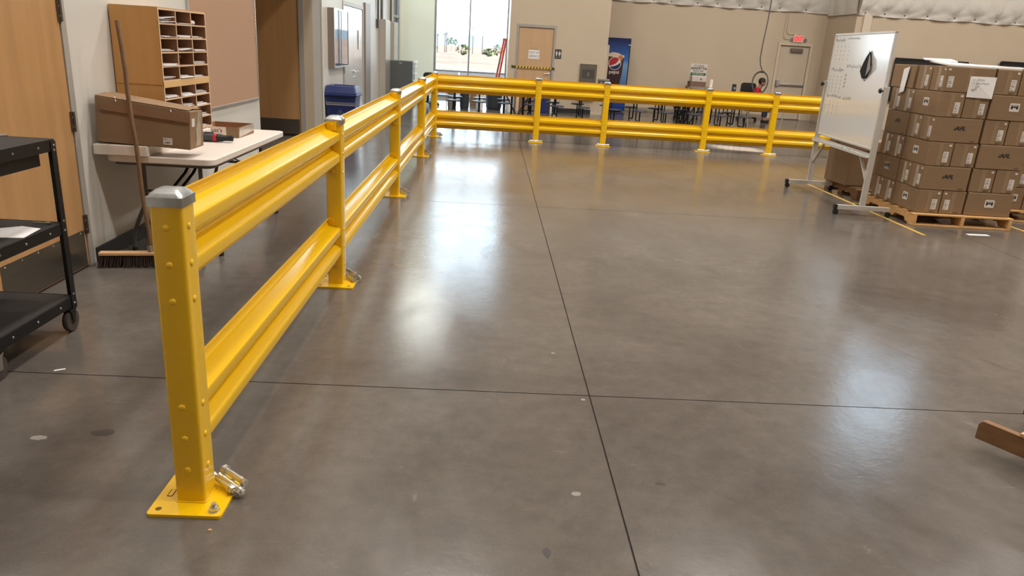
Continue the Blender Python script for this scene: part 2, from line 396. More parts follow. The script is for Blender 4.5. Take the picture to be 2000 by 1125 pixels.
insulation('trim_4', 9.8, 20.0, 20.9, 2.965, 5.15, 4)
mb = MB(); n = 30
for j, z in enumerate([3.0, 3.1, 3.3, 3.7, 4.2, H]):
    for i in range(n+1):
        yy = 20.82+(22.65-20.82)*i/n; mb.v.append((9.8-.05-.07*abs(math.sin(yy*4.5))*min(1, j*.4), yy, z))
for j in range(5):
    for i in range(n): mb.f.append((j*(n+1)+i, j*(n+1)+i+1, (j+1)*(n+1)+i+1, (j+1)*(n+1)+i))
struct(mb, 'trim_5', INSUL, smooth=50)

# stains and paint spots on the concrete
def stain(x, y, rx, ry, m, seed):
    rnd = random.Random(seed); n = 16
    MB().prism([(rx*math.cos(2*PI*k/n)*rnd.uniform(.75, 1.1), ry*math.sin(2*PI*k/n)*rnd.uniform(.75, 1.1)) for k in range(n)], (x, y, 0), (1, 0, 0), (0, 1, 0), (0, 0, 1), .0006).build('floor_stain', m, flo)
PSP = mat('pale_paint_spot', (136, 130, 124), .35); DSP = mat('dark_stain', (66, 61, 58), .3)
stain(.40, 2.404, .021, .016, PSP, 1); stain(.263, 2.055, .014, .03, DSP, 2); stain(.745, 2.495, .022, .012, DSP, 3); stain(-1.52, 2.72, .05, .03, DSP, 4); stain(-1.75, 2.66, .035, .02, PSP, 5); stain(.417, 3.756, .012, .01, PSP, 6); stain(.52, 3.2, .012, .012, PSP, 7)
# doors
def lever(p, side, parent, m=ZINC, face='+x'):
    """lever handle in a frame whose z axis leaves the door face; side +1/-1 = direction of the lever"""
    fm = frame_m(face, p); b = MB(); b.lathe([(.028, 0), (.028, .008), (.012, .012), (.011, .05)], n=14)
    b.tube([(0, 0, .048), (.02*side, 0, .055), (.06*side, 0, .056), (.115*side, -.004, .052)], .009, 8)
    b.xf(fm); return b.build('lever_handle', m, parent, smooth=40)
# door 1 in the left wall
d1 = sroot('door_1')
MB().box(-2.74, 3.98, .012, -2.698, 4.92, 2.14).build('door_leaf', OAK, d1, bevel=.002)
MB().box(-2.75, 4.925, 0, -2.69, 4.985, 2.145).box(-2.75, 3.92, 0, -2.69, 3.975, 2.145).box(-2.75, 3.92, 2.145, -2.69, 4.985, 2.2).build('door_frame', FRAMEG, d1, bevel=.003)
MB().box(-2.698, 4.01, .02, -2.694, 4.895, .262).build('kick_plate', STEEL, d1)
for z in (.235, .915, 1.59):
    hb = MB().box(-2.697, 4.905, z, -2.684, 4.94, z+.125); hb.cyl((-2.682, 4.923, z), (-2.682, 4.923, z+.125), .009, n=10)
    h = hb.build('hinge', HINGE, d1)
    for k in range(4): MB().lathe([(.006, 0), (.005, .002)], (-2.684, 4.912+.02*(k % 2), z+.03+.06*(k//2)), 8, (1, 0, 0)).build('hinge_screw', ZINC, h)
MB().box(-2.84, 3.95, 0, -2.76, 5.0, 2.19).build('light_leak_backing', FRAMEG, d1)  # unseen backing added to stop daylight leaking round the leaf
lever((-2.698, 4.05, .985), 1, d1)
for k in range(6):
    MB().lathe([(.006, 0), (.005, .002)], (-2.694, 4.05+.16*k, .247), 8, (1, 0, 0)).build('screw', ZINC, d1)
# door 2 at the end of the recess
d2 = sroot('door_2')
MB().box(-4.0, 12.352, .045, -3.075, 12.395, 2.14).build('door_leaf', OAK, d2, bevel=.002)
MB().box(-3.07, 12.335, 0, -2.985, 12.42, 2.145).box(-4.06, 12.335, 0, -4.005, 12.42, 2.145).box(-4.06, 12.335, 2.145, -2.985, 12.42, 2.21).build('door_frame', FRAMEG, d2, bevel=.003)
MB().box(-3.98, 12.348, .055, -3.095, 12.352, .275).build('kick_plate', STEEL, d2)
MB().box(-4.0, 12.352, .0, -3.075, 12.40, .04).build('door_sweep', BLACK, d2)
MB().box(-4.06, 12.43, 0, -2.99, 12.49, 2.2).build('light_leak_backing', FRAMEG, d2)  # unseen backing, added against light through the door gaps
lever((-3.93, 12.352, .97), 1, d2, face='-y')
# double steel door further along the left wall
d3 = sroot('door_3'); DM = mat('pale_steel_door_paint', (202, 202, 198), .22, var=.03, scale=3, coat=.3)
for (ya, yb) in ((14.085, 15.1), (15.11, 16.125)):
    l = MB().box(-2.745, ya, .01, -2.7, yb, 2.14).build('door_leaf', DM, d3, bevel=.002)
MB().box(-2.76, 14.03, 0, -2.685, 14.08, 2.145).box(-2.76, 16.13, 0, -2.685, 16.18, 2.145).box(-2.76, 14.03, 2.145, -2.685, 16.18, 2.22).build('door_frame', FRAMEG, d3, bevel=.003)
for z in (.32, .96, 1.62): MB().box(-2.698, 14.07, z, -2.68, 14.1, z+.13).build('hinge', HINGE, d3)
MB().box(-2.84, 14.03, 0, -2.765, 16.18, 2.22).build('light_leak_backing', FRAMEG, d3)  # unseen backing added to block daylight at the gaps
lever((-2.7, 15.04, .97), -1, d3); lever((-2.7, 15.18, .97), 1, d3)
for yy in (15.0, 15.24): MB().lathe([(.02, 0), (.02, .012), (.008, .014)], (-2.7, yy, .86), 12, (1, 0, 0)).build('lock_cylinder', ZINC, d3)
MB().box(-2.7, 15.58, 1.38, -2.682, 15.68, 1.74).build('push_plate', ALU, d3, bevel=.004)
MB().box(-2.72, 16.3, 0, -2.66, 16.95, 2.3).build('side_panel', mat('taupe_panel', (128, 116, 108), .4), d3, bevel=.004)
# restroom door
d4 = sroot('door_4')
MB().box(.68, 20.32, .01, 1.585, 20.365, 2.12).build('door_leaf', TANDOOR, d4, bevel=.002)
MB().box(.62, 20.285, 0, .675, 20.4, 2.125).box(1.59, 20.285, 0, 1.65, 20.4, 2.125).box(.62, 20.285, 2.125, 1.65, 20.4, 2.2).build('door_frame', FRAMEG, d4, bevel=.004)
MB().box(.62, 20.41, 0, 1.65, 20.49, 2.2).build('light_leak_backing', FRAMEG, d4)  # unseen backing added behind the leaf against light leaks
lever((1.52, 20.32, .99), -1, d4, face='-y')
MB().box(1.555, 20.317, .9, 1.585, 20.32, 1.04).build('strike_plate', ALU, d4)
MB().lathe([(.004, 0), (.01, .005), (.009, .012), (.003, .016)], (1.1, 20.32, 1.63), 10, (0, -1, 0)).build('coat_hook', ZINC, d4)
# exit door
d5 = sroot('door_5'); EXD = mat('beige_steel_door_paint', (196, 180, 160), .4, var=.02, scale=2)
MB().box(8.53, 22.72, .01, 9.4, 22.765, 2.12).build('door_leaf', EXD, d5, bevel=.002)
FB = mat('beige_frame_paint', (206, 190, 168), .4)
MB().box(8.44, 22.66, 0, 8.52, 22.78, 2.13).box(9.41, 22.66, 0, 9.49, 22.78, 2.13).box(8.44, 22.66, 2.13, 9.49, 22.78, 2.21).build('door_frame', FB, d5, bevel=.004)
MB().box(8.44, 22.79, 0, 9.49, 22.93, 2.21).build('light_leak_backing', FB, d5)  # unseen backing added to close the bright slit round the leaf
cb = MB().box(8.84, 22.64, 1.95, 9.2, 22.72, 2.06).build('door_closer', mat('closer_grey', (106, 98, 90), .45), d5, bevel=.008)
MB().box(8.55, 22.64, .96, 8.64, 22.72, 1.14).build('crash_bar_head', ALU, d5, bevel=.006)
MB().box(8.64, 22.65, .99, 9.36, 22.7, 1.05).build('crash_bar', ALU, d5, bevel=.012)
MB().box(9.33, 22.66, .98, 9.39, 22.72, 1.06).build('crash_bar_end', ALU, d5, bevel=.006)
MB().box(8.52, 22.6, 0, 9.42, 22.72, .018).build('threshold', HINGE, d5)
# big window in the back wall
w1 = sroot('window_1'); WF = mat('window_frame_aluminium', (168, 176, 182), .35, .6)
MB().box(-1.72, 22.74, .03, -1.66, 22.88, 5.95).box(.39, 22.74, .03, .45, 22.88, 5.95).box(-1.66, 22.74, .03, .39, 22.88, .1).box(-1.66, 22.74, 5.88, .39, 22.88, 5.95).build('window_frame', WF, w1, bevel=.004)
MB().box(-.715, 22.75, .1, -.67, 22.87, 5.88).build('mullion', WF, w1, bevel=.004)
MB().box(-1.66, 22.76, .80, .39, 22.86, .85).build('transom', WF, w1, bevel=.004)
MB().box(-1.66, 22.76, 3.3, .39, 22.86, 3.35).build('transom', WF, w1, bevel=.004)
GLASS = bpy.data.materials.new('clear_glass'); GLASS.use_nodes = True; t = GLASS.node_tree
out = t.nodes['Material Output']; t.nodes.remove(t.nodes['Principled BSDF'])
tr = t.nodes.new('ShaderNodeBsdfTransparent'); gl = t.nodes.new('ShaderNodeBsdfGlossy'); gl.inputs['Roughness'].default_value = .02
fr = t.nodes.new('ShaderNodeFresnel'); fr.inputs['IOR'].default_value = 1.45; mx = t.nodes.new('ShaderNodeMixShader')
tr.inputs['Color'].default_value = (.93, .97, .96, 1)
t.links.new(fr.outputs[0], mx.inputs[0]); t.links.new(tr.outputs[0], mx.inputs[1]); t.links.new(gl.outputs[0], mx.inputs[2]); t.links.new(mx.outputs[0], out.inputs[0])
for (xa, xb) in ((-1.66, -.715), (-.67, .39)):
    for (za, zb) in ((.1, .80), (.85, 3.3), (3.35, 5.88)): MB().box(xa, 22.805, za, xb, 22.811, zb).build('pane', GLASS, w1)
wl = sroot('window_5')
MB().box(-2.83, 21.05, .05, -2.72, 21.11, 5.0).box(-2.83, 22.54, .05, -2.72, 22.6, 5.0).box(-2.83, 21.11, .05, -2.72, 22.54, .11).box(-2.83, 21.11, 4.94, -2.72, 22.54, 5.0).build('window_frame', WF, wl, bevel=.004)
MB().box(-2.82, 21.11, 2.2, -2.73, 22.54, 2.26).build('transom', WF, wl)
for (za, zb) in ((.11, 2.2), (2.26, 4.94)): MB().box(-2.78, 21.11, za, -2.774, 22.54, zb).build('pane', GLASS, wl)
for k, (za, zb) in enumerate(((5.5, 7.9), (8.3, 10.7))):
    wn = sroot('window_%d' % (k+2))
    MB().box(WX0, 20.95, za, WX0+.06, 21.05, zb).box(WX1-.06, 20.95, za, WX1, 21.05, zb).box(WX0+.06, 20.95, za, WX1-.06, 21.05, za+.06).box(WX0+.06, 20.95, zb-.06, WX1-.06, 21.05, zb).build('window_frame', WF, wn)
    MB().box(WX0+.06, 20.99, za+.06, WX1-.06, 20.996, zb-.06).build('pane', GLASS, wn)
# yellow tape lines on the floor
YL = struct(MB().box(4.55, 7.3, 0, 4.592, 10.25, .0012), 'floor_marking', YLINE)
struct(MB().box(4.592, 8.93, 0, 9.0, 8.97, .0012), 'floor_marking', YLINE)
struct(MB().box(5.955, 6.0, 0, 5.997, 8.2, .0012), 'floor_marking', YLINE)

# ------------------------------------------------------------------ outdoors beyond the window
SAND = mat('desert_sand', (90, 76, 70), .95, spec=0, var=.25, scale=.12)
ASPH = mat('sunlit_asphalt', (54, 54, 58), .9, spec=0, var=.08, scale=2)
mb = MB(); rnd = random.Random(2); nx, ny = 40, 40
for j in range(ny+1):
    for i in range(nx+1):
        yy = 46+ (j/ny)**2*560; xx = -260+520*i/nx
        mb.v.append((xx, yy, -.1 + rnd.uniform(0, .18)*min(1, j/4)))
for j in range(ny):
    for i in range(nx): mb.f.append((j*(nx+1)+i, j*(nx+1)+i+1, (j+1)*(nx+1)+i+1, (j+1)*(nx+1)+i))
mb.build('ground', SAND, kind='structure', smooth=60)
MB().box(-120, 22.96, -.4, 120, 46.5, -.08).build('road', ASPH, kind='structure')
MB().box(-120, -60, -.4, -5.6, 22.96, -.08).build('road', ASPH, kind='structure')
MB().box(-120, 46.2, -.2, 120, 46.5, .04).build('curb', mat('pale_concrete_curb', (84, 82, 80), .8, spec=0), kind='structure')
mb = MB()
for i in range(90):
    x = -330+i*8.; h = 10+4*math.sin(i*.21)+2.2*math.sin(i*.57+1)+1.4*math.sin(i*1.3)
    mb.v += [(x, 690, -2), (x, 740, max(6, h*.8))]
for i in range(89): mb.f.append((2*i, 2*i+2, 2*i+3, 2*i+1))
n0 = len(mb.v)
for i in range(90): mb.v.append((-330+i*8., 900, -2))
for i in range(89): mb.f.append((2*i+1, 2*i+3, n0+i+1, n0+i))
mb.build('hills', mat('hazy_blue_hills', (78, 84, 90), 1., spec=0), kind='structure', smooth=60)
POLE = mat('weathered_utility_pole', (50, 49, 50), .9, spec=0)
for x, y, h, lb in [(-9.25, 130, 3.2, 'leftmost of the dark utility poles seen through the window'), (-8.3, 135, 3.4, 'dark utility pole, left one of the close pair through the window'), (-8.1, 136, 3.6, 'dark utility pole, right one of the close pair through the window'),
                   (-3.6, 140, 4.9, 'tall dark utility pole just right of the window mullion'), (-1.85, 140, 5.0, 'dark utility pole behind the right window pane near the ladder')]:
    p = thing('utility_pole', lb, 'pole', (x, y, -.1), group='utility poles in the desert')
    MB().cyl((0, 0, 0), (0, 0, h), .075, .055, 8).build('shaft', POLE, p); MB().box(-.32, -.04, h-.35, .32, .04, h-.28).build('cross_arm', POLE, p)
lp = thing('light_pole', 'slim pale light pole standing in front of the desert outside', 'pole', (-1.31, 31, -.08))
MB().cyl((0, 0, 0), (0, 0, 2.6), .017, .013, 8).build('shaft', mat('pale_pole_paint', (214, 214, 210), .5), lp)
MB().box(-.07, -.04, 2.56, .07, .04, 2.62).build('lamp_head', mat('pale_pole_paint', (214, 214, 210), .5), lp)
LEAF1 = mat('desert_shrub_leaves', (46, 53, 30), .9, spec=0, var=.2, scale=3); LEAF2 = mat('dusty_green_leaves', (48, 56, 40), .9, spec=0, var=.2, scale=3)
def shrub(name, label, cat, x, y, wd, h, m, seed, group=None, trunk=False):
    r = thing(name, label, cat, (x, y, -.05), group=group); rnd = random.Random(seed); b = MB()
    z0 = h*.55 if trunk else h*.1
    for k in range(260):
        a = rnd.uniform(0, 2*PI); q = rnd.random()**.5; ph = rnd.uniform(0, 1)
        c = Vector((math.cos(a)*q*wd/2*math.sin(ph*PI*.9+.15), math.sin(a)*q*wd/2*math.sin(ph*PI*.9+.15), z0+(h-z0)*ph)); s_ = wd*.07*rnd.uniform(.6, 1.3)
        d1_ = Vector((rnd.uniform(-1, 1), rnd.uniform(-1, 1), rnd.uniform(-1, 1))).normalized(); _, u, v = tri_norm(d1_)
        b.add([c-u*s_, c+v*s_*.5, c+u*s_, c-v*s_*.5], [(0, 1, 2, 3)])
    b.build('foliage', m, r)
    MB().cyl((0, 0, 0), (0, 0, z0+h*.2), max(.03, wd*.025), wd*.012, 6).build('stem', POLE, r)
for a in [('desert_shrub', 'bushy green shrub left of the window mullion, outside', 'shrub', -4.3, 114, 2.2, 1.6, LEAF1, 1), ('desert_shrub', 'low green shrub right of the window mullion, outside', 'shrub', -.5, 118, 2.5, 1.2, LEAF2, 2),
          ('desert_shrub', 'taller green shrub beside the ladder, outside', 'shrub', .8, 132, 1.7, 1.9, LEAF2, 3), ('desert_shrub', 'scrubby bush by the left window frame, outside', 'shrub', -9.7, 125, 1.8, 1.4, LEAF1, 4)]: shrub(*a, group='desert shrubs outside')
for k, (x, y, h, lb) in enumerate([(-9.2, 160, 2.6, 'leftmost small hazy palm in the desert'), (-8.6, 162, 2.8, 'middle small hazy palm in the desert'), (-7.9, 164, 2.5, 'rightmost small hazy palm in the desert')]):
    shrub('palm_tree', lb, 'tree', x, y, 1.3, h, LEAF2, 20+k, 'hazy palms outside', True)

# ------------------------------------------------------------------ guard rail: left run and back run
PW = .102
def make_post(parent, x, y, rivet_faces, side=True):
    """square tube post with base plate, cap and rivets, in world-aligned coordinates"""
    pts = [(x+a, y+b_) for a, b_ in rrect(PW, PW, .011, 3)]
    post = MB().prism(pts, (0, 0, .013), (1, 0, 0), (0, 1, 0), (0, 0, 1), 1.075).build('post', YEL, parent, smooth=40)
    c = MB(); c.prism([(x+a, y+b_) for a, b_ in rrect(.112, .112, .006, 2)], (0, 0, 1.072), (1, 0, 0), (0, 1, 0), (0, 0, 1), .03)
    n0 = len(c.v); ring = []
    for (sz, z) in ((.108, 1.102), (.096, 1.112), (.07, 1.122), (.03, 1.126)):
        ring.append([(x+a, y+b_, z) for a, b_ in rrect(sz, sz, sz*.14, 3)])
    m_ = len(ring[0]); vs = [p for r_ in ring for p in r_]
    fs = [(i*m_+k, i*m_+(k+1) % m_, (i+1)*m_+(k+1) % m_, (i+1)*m_+k) for i in range(3) for k in range(m_)] + [tuple(3*m_+k for k in range(m_))]
    c.add(vs, fs); c.build('post_cap', GALV, post, smooth=28, label='galvanised domed post cap')
    bp = MB().prism([(x+a, y+b_) for a, b_ in rrect(.254, .254, .014, 3)], (0, 0, 0), (1, 0, 0), (0, 1, 0), (0, 0, 1), .013).build('base_plate', YEL, post, smooth=40, bevel=.0015)
    # weld fillet around the foot
    MB().prism([(x+a, y+b_) for a, b_ in rrect(.112, .112, .014, 3)], (0, 0, .012), (1, 0, 0), (0, 1, 0), (0, 0, 1), .005).build('weld_bead', YEL, post, smooth=30)
    for sx_ in (-1, 1):
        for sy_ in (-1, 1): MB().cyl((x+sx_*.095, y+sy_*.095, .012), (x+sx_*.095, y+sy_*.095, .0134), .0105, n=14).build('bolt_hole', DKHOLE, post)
    for f in rivet_faces:
        nv = {'-y': (0, -1, 0), '+x': (1, 0, 0)}[f]
        zs = (1.006, .884, .762, .384, .265, .143)
        for z in zs:
            p = (x-.002, y-PW/2, z) if f == '-y' else (x+PW/2, y-.008, z)
            MB().lathe([(.0115, -.001), (.0115, .002), (.008, .0045), (.002, .0055)], p, 12, nv).build('rivet', YEL, post, smooth=60)
    return post
def rail_outline():
    d = [(-.046, .292), (-.046, .278), (-.040, .265), (.036, .246), (.040, .240), (.040, .2), (.030, .188), (-.016, .166), (-.02, .16), (-.02, .145),
         (-.016, .139), (.030, .117), (.040, .105), (.040, .065), (.036, .059), (-.040, .04), (-.046, .027), (-.046, .013)]
    front = round_poly([(-.036, .305), (-.046, .305)] + d + [(-.046, 0), (-.036, 0)], .008, 3)
    th = .0045; back = []
    for i, p in enumerate(front):
        a = front[max(0, i-1)]; c = front[min(len(front)-1, i+1)]; t_ = (c-a).normalized(); back.append(p + Vector((t_.y, -t_.x))*th)
    return [tuple(p) for p in front], [tuple(p) for p in back]
FR, BK = rail_outline()
def make_rail(parent, a, b_, z, run):
    """corrugated rail from a to b_ along the run; the bulges look into the enclosure"""
    mb = MB(); n = len(FR)
    def P(d_, zz, s_): return (-.984+d_, s_, z+zz) if run == 'left' else (s_, 13.386-d_, z+zz)
    for s_ in (a, b_):
        for (d_, zz) in FR: mb.v.append(P(d_, zz, s_))
        for (d_, zz) in BK: mb.v.append(P(d_, zz, s_))
    N2 = 2*n
    for i in range(n-1):
        mb.f.append((i, i+1, N2+i+1, N2+i)); mb.f.append((n+i, N2+n+i, N2+n+i+1, n+i+1))
        mb.f.append((i, n+i, n+i+1, i+1)); mb.f.append((N2+i, N2+i+1, N2+n+i+1, N2+n+i))
    mb.f += [(0, N2, N2+n, n), (n-1, n+n-1, N2+n+n-1, N2+n-1)]
    r = mb.build('rail', YEL, parent, smooth=35)
    for s_, sg in ((a, 1), (b_, -1)):
        lo, hi = sorted((s_, s_+sg*.007))
        for dz in (.012, .285):
            q = MB()
            if run == 'left': q.box(-1.026, lo, z+dz-.026, -.962, hi, z+dz+.03)
            else: q.box(lo, 13.386-.022, z+dz-.026, hi, 13.386+.042, z+dz+.03)
            q.build('end_tab', YEL, r, bevel=.001)
        for dz in (.0, .295):
            p = (-.99, s_+sg*.007, z+dz) if run == 'left' else (s_+sg*.007, 13.392, z+dz)
            MB().lathe([(.012, 0), (.012, .006), (.007, .008)], p, 6, (0, sg, 0) if run == 'left' else (sg, 0, 0)).build('rail_bolt', YEL, r)
LY = [2.30, 4.811, 7.918, 10.94, 13.386]
gl_ = thing('guardrail', 'yellow corrugated steel guardrail run beginning at the large near post on the left', 'guardrail')
posts = [make_post(gl_, -.984, y, ('-y', '+x') if k == 0 else ('+x',)) for k, y in enumerate(LY)]
for k in range(4):
    for z in (.775, .155): make_rail(gl_, LY[k]+PW/2+.001, LY[k+1]-PW/2-.001, z, 'left')
plate('+z', (-1.072, 2.30, .0132), .02, .042, BLKINK, posts[0], 'maker_tag', .0004, .003)
plate('+z', (-1.072, 2.30, .0137), .014, .036, YEL, posts[0], 'maker_tag', .0004, .002)
BX = [.848, 2.062, 3.886, 5.105, 6.94]
gb_ = thing('guardrail', 'yellow corrugated steel guardrail run crossing the back in front of the cafeteria tables', 'guardrail')
for k, x in enumerate(BX): make_post(gb_, x, 13.386, ('-y',))
xs = [-.984] + BX
for k in range(len(BX)):
    for z in (.775, .155): make_rail(gb_, xs[k]+PW/2+.001, xs[k+1]-PW/2-.001, z, 'back')
# small rubber/loose anchors lying on every base plate
def anchor(name, label, loc, rz, tilt, group, first):
    if first is None:
        r = thing(name, label, 'bolt', loc, group=group)
        MB().cyl((-.05, 0, 0), (.036, 0, 0), .0115, n=14).build('sleeve', ZINC, r, smooth=40)
        MB().cyl((-.066, 0, 0), (-.05, 0, 0), .0125, .0105, n=14).build('expansion_cone', ZINC, r, smooth=40)
        MB().cyl((.036, 0, 0), (.0395, 0, 0), .0195, n=18).build('washer', ZINC, r)
        MB().cyl((.0395, 0, 0), (.054, 0, 0), .0178, n=6).build('hex_nut', ZINC, r)
        MB().cyl((.054, 0, 0), (.062, 0, 0), .0095, n=12).build('thread_end', ZINC, r)
    else:
        r = copy_tree(first); r.location = loc; r['label'] = label
        r['group'] = group
    r.rotation_euler = (0, tilt, rz); return r
a0 = anchor('anchor_bolt', 'loose zinc anchor bolt leaning on the near post, left one of the three', (-.897, 2.336, .036), math.radians(-36), .17, 'loose anchor bolts at the near post', None)
anchor('', 'loose zinc anchor bolt at the near post, hanging over the plate edge', (-.868, 2.330, .039), math.radians(-31), .22, 'loose anchor bolts at the near post', a0)
anchor('', 'loose zinc anchor bolt lying behind and above the other two at the near post', (-.868, 2.352, .062), math.radians(147), -.12, 'loose anchor bolts at the near post', a0)
ORD = ['second', 'third', 'fourth', 'corner']
for k in range(1, 5):
    for j, (dx, dy, dz, rz, tl) in enumerate([(.082, .03, .033, -48, .1), (.108, .072, .033, -40, .06), (.092, .05, .062, -52, .08)]):
        anchor('', 'loose zinc anchor bolt on the base plate of the %s left-run post, %s' % (ORD[k-1], ('nearest', 'farthest', 'topmost')[j]), (-.984+dx, LY[k]+dy, dz), math.radians(rz), tl, 'loose anchor bolts along the left run', a0)
for k in range(4):
    for j, (dx, dy, rz) in enumerate([(-.045, -.09, 8), (.05, -.088, 170)]):
        anchor('', 'loose zinc anchor bolt in front of back-run post %s, %s one' % (('nearest the corner', 'second from the corner', 'third from the corner', 'beside the whiteboard')[k], ('left', 'right')[j]), (BX[k]+dx, 13.386+dy, .033), math.radians(rz), .1, 'loose anchor bolts along the back run', a0)
sb = thing('anchor_stud', 'zinc nut and stud standing upright in the near base plate corner', 'bolt', (-.889, 2.205, .013))
MB().cyl((0, 0, 0), (0, 0, .003), .0195, n=18).build('washer', ZINC, sb); MB().cyl((0, 0, .003), (0, 0, .017), .0165, n=6).build('hex_nut', ZINC, sb); MB().cyl((0, 0, .017), (0, 0, .03), .009, n=12).build('thread_end', ZINC, sb)
# floor litter
tag(MB().add([(0, 0, 0), (.014, .003, 0), (.011, .012, 0), (.002, .010, 0), (.001, .001, .006), (.012, .004, .007), (.010, .011, .005), (.003, .009, .006)], [(3, 2, 1, 0), (4, 5, 6, 7), (0, 1, 5, 4), (1, 2, 6, 5), (2, 3, 7, 6), (3, 0, 4, 7)]).build('wood_chip', mat('wood_chip', (206, 164, 108), .8), loc=(-.877, 2.105, 0)), 'tiny tan wood chip on the floor below the near base plate', 'chip')
tag(MB().box(-.024, -.006, 0, .024, .006, .002).build('paper_scrap', PAPER, loc=(-2.006, 3.285, 0)), 'small white scrap on the floor left of the near post', 'scrap')
bpy.data.objects['paper_scrap'].rotation_euler = (0, 0, .55)

# ------------------------------------------------------------------ AV cart at the left edge
ct = thing('utility_cart', 'black steel utility cart with three shelves and casters at the left edge', 'cart', (-2.42, 3.46, 0))
X0, X1, Y0, Y1 = -.26, .24, -.34, .345
for (x, y) in ((X0, Y0), (X1, Y0), (X0, Y1), (X1, Y1)):
    sx_, sy_ = (1 if x > 0 else -1), (1 if y > 0 else -1)
    lg = MB().box(min(x, x-sx_*.042), min(y, y-sy_*.004), .13, max(x, x-sx_*.042), max(y, y-sy_*.004), 1.02).box(min(x, x-sx_*.004), min(y, y-sy_*.042), .13, max(x, x-sx_*.004), max(y, y-sy_*.042), 1.02).build('leg', BLKMET, ct, bevel=.001)
    for z in (.16, .21, .56, .61, .975, 1.0): MB().lathe([(.006, 0), (.005, .003)], (x, y-sy_*.02, z), 8, (sx_, 0, 0)).build('bolt_head', ZINC, lg)
for z, nm in ((1.03, 'top_shelf'), (.6, 'shelf'), (.2, 'shelf')):
    s_ = MB().box(X0+.005, Y0+.005, z-.012, X1-.005, Y1-.005, z-.004)
    for bx in ((X0+.004, Y0+.004, z-.06, X0+.012, Y1-.004, z), (X1-.012, Y0+.004, z-.06, X1-.004, Y1-.004, z), (X0+.004, Y0+.004, z-.06, X1-.004, Y0+.012, z), (X0+.004, Y1-.012, z-.06, X1-.004, Y1-.004, z)): s_.box(*bx)
    sh = s_.build(nm, BLKMET, ct, bevel=.0015)
    MB().box(X0+.014, Y0+.014, z-.004, X1-.014, Y1-.014, z-.001).build('ribbed_mat', MATTOP, sh)
    for k in range(3): MB().lathe([(.006, 0), (.005, .003)], (X1-.004, Y0+.14+.2*k, z-.03), 8, (1, 0, 0)).build('bolt_head', ZINC, sh)
dr = MB().box(X0+.03, Y0+.02, .905, X1-.03, Y1-.1, .92).box(X0+.03, Y0+.02, .92, X0+.05, Y1-.1, .965).box(X1-.05, Y0+.02, .92, X1-.03, Y1-.1, .965).build('slide_out_tray', BLKMET, ct, bevel=.002)
for k, (x, y) in enumerate(((X0, Y0), (X1, Y0), (X0, Y1), (X1, Y1))):
    sx_, sy_ = (1 if x > 0 else -1), (1 if y > 0 else -1); cx_, cy_ = x-sx_*.028, y-sy_*.03
    c = MB().cyl((cx_, cy_, .128), (cx_, cy_, .14), .026, n=14); c.box(cx_-.022, cy_-.03, .118, cx_+.022, cy_+.03, .13)
    c.prism([(-.02, .118), (.02, .118), (.012, .05), (-.012, .05)], (cx_-.022, cy_, 0), (0, 1, 0), (0, 0, 1), (1, 0, 0), .004).prism([(-.02, .118), (.02, .118), (.012, .05), (-.012, .05)], (cx_+.018, cy_, 0), (0, 1, 0), (0, 0, 1), (1, 0, 0), .004)
    f = c.build('caster', ZINC if k == 1 else BLKMET, ct, label='chromed swivel caster' if k == 1 else 'black caster')
    MB().lathe([(.03, -.014), (.058, -.014), (.0625, -.008), (.0625, .008), (.058, .014), (.03, .014)], (cx_, cy_, .0625), 24, (1, 0, 0)).build('wheel', mat('grey_rubber_wheel', (74, 64, 60), .6), f, smooth=40)
    MB().lathe([(.012, -.018), (.012, .018)], (cx_, cy_, .0625), 10, (1, 0, 0)).build('axle', ZINC, f)
pp = tag(MB().add([(-.10, -.09, .0), (.10, -.10, .0), (.12, .06, .006), (.03, .085, .012), (-.11, .07, 0), (-.10, -.09, .001), (.10, -.10, .001), (.12, .06, .007), (.03, .085, .013), (-.11, .07, .001)], [(0, 1, 2, 3, 4), (9, 8, 7, 6, 5)] + [(k, (k+1) % 5, 5+(k+1) % 5, 5+k) for k in range(5)]).build('loose_paper', PAPER, loc=(-2.31, 3.54, .6)), 'crumpled white paper on the middle shelf of the black cart', 'paper')
pp.rotation_euler = (0, 0, .2)
tag(MB().lathe([(.045, 0), (.045, .0015)], (-2.36, 3.45, .6018), 20).build('round_sticker', LIME), 'round lime sticker on the paper on the black cart', 'sticker')
sw = tag(MB().lathe([(.003, -.04), (.003, .02), (.006, .03), (.006, .05)], n=8, axis=(1, 0, 0)).build('screwdriver_bit', ZINC, loc=(-2.27, 3.74, .606)), 'slim metal bit at the back corner of the cart middle shelf', 'tool')

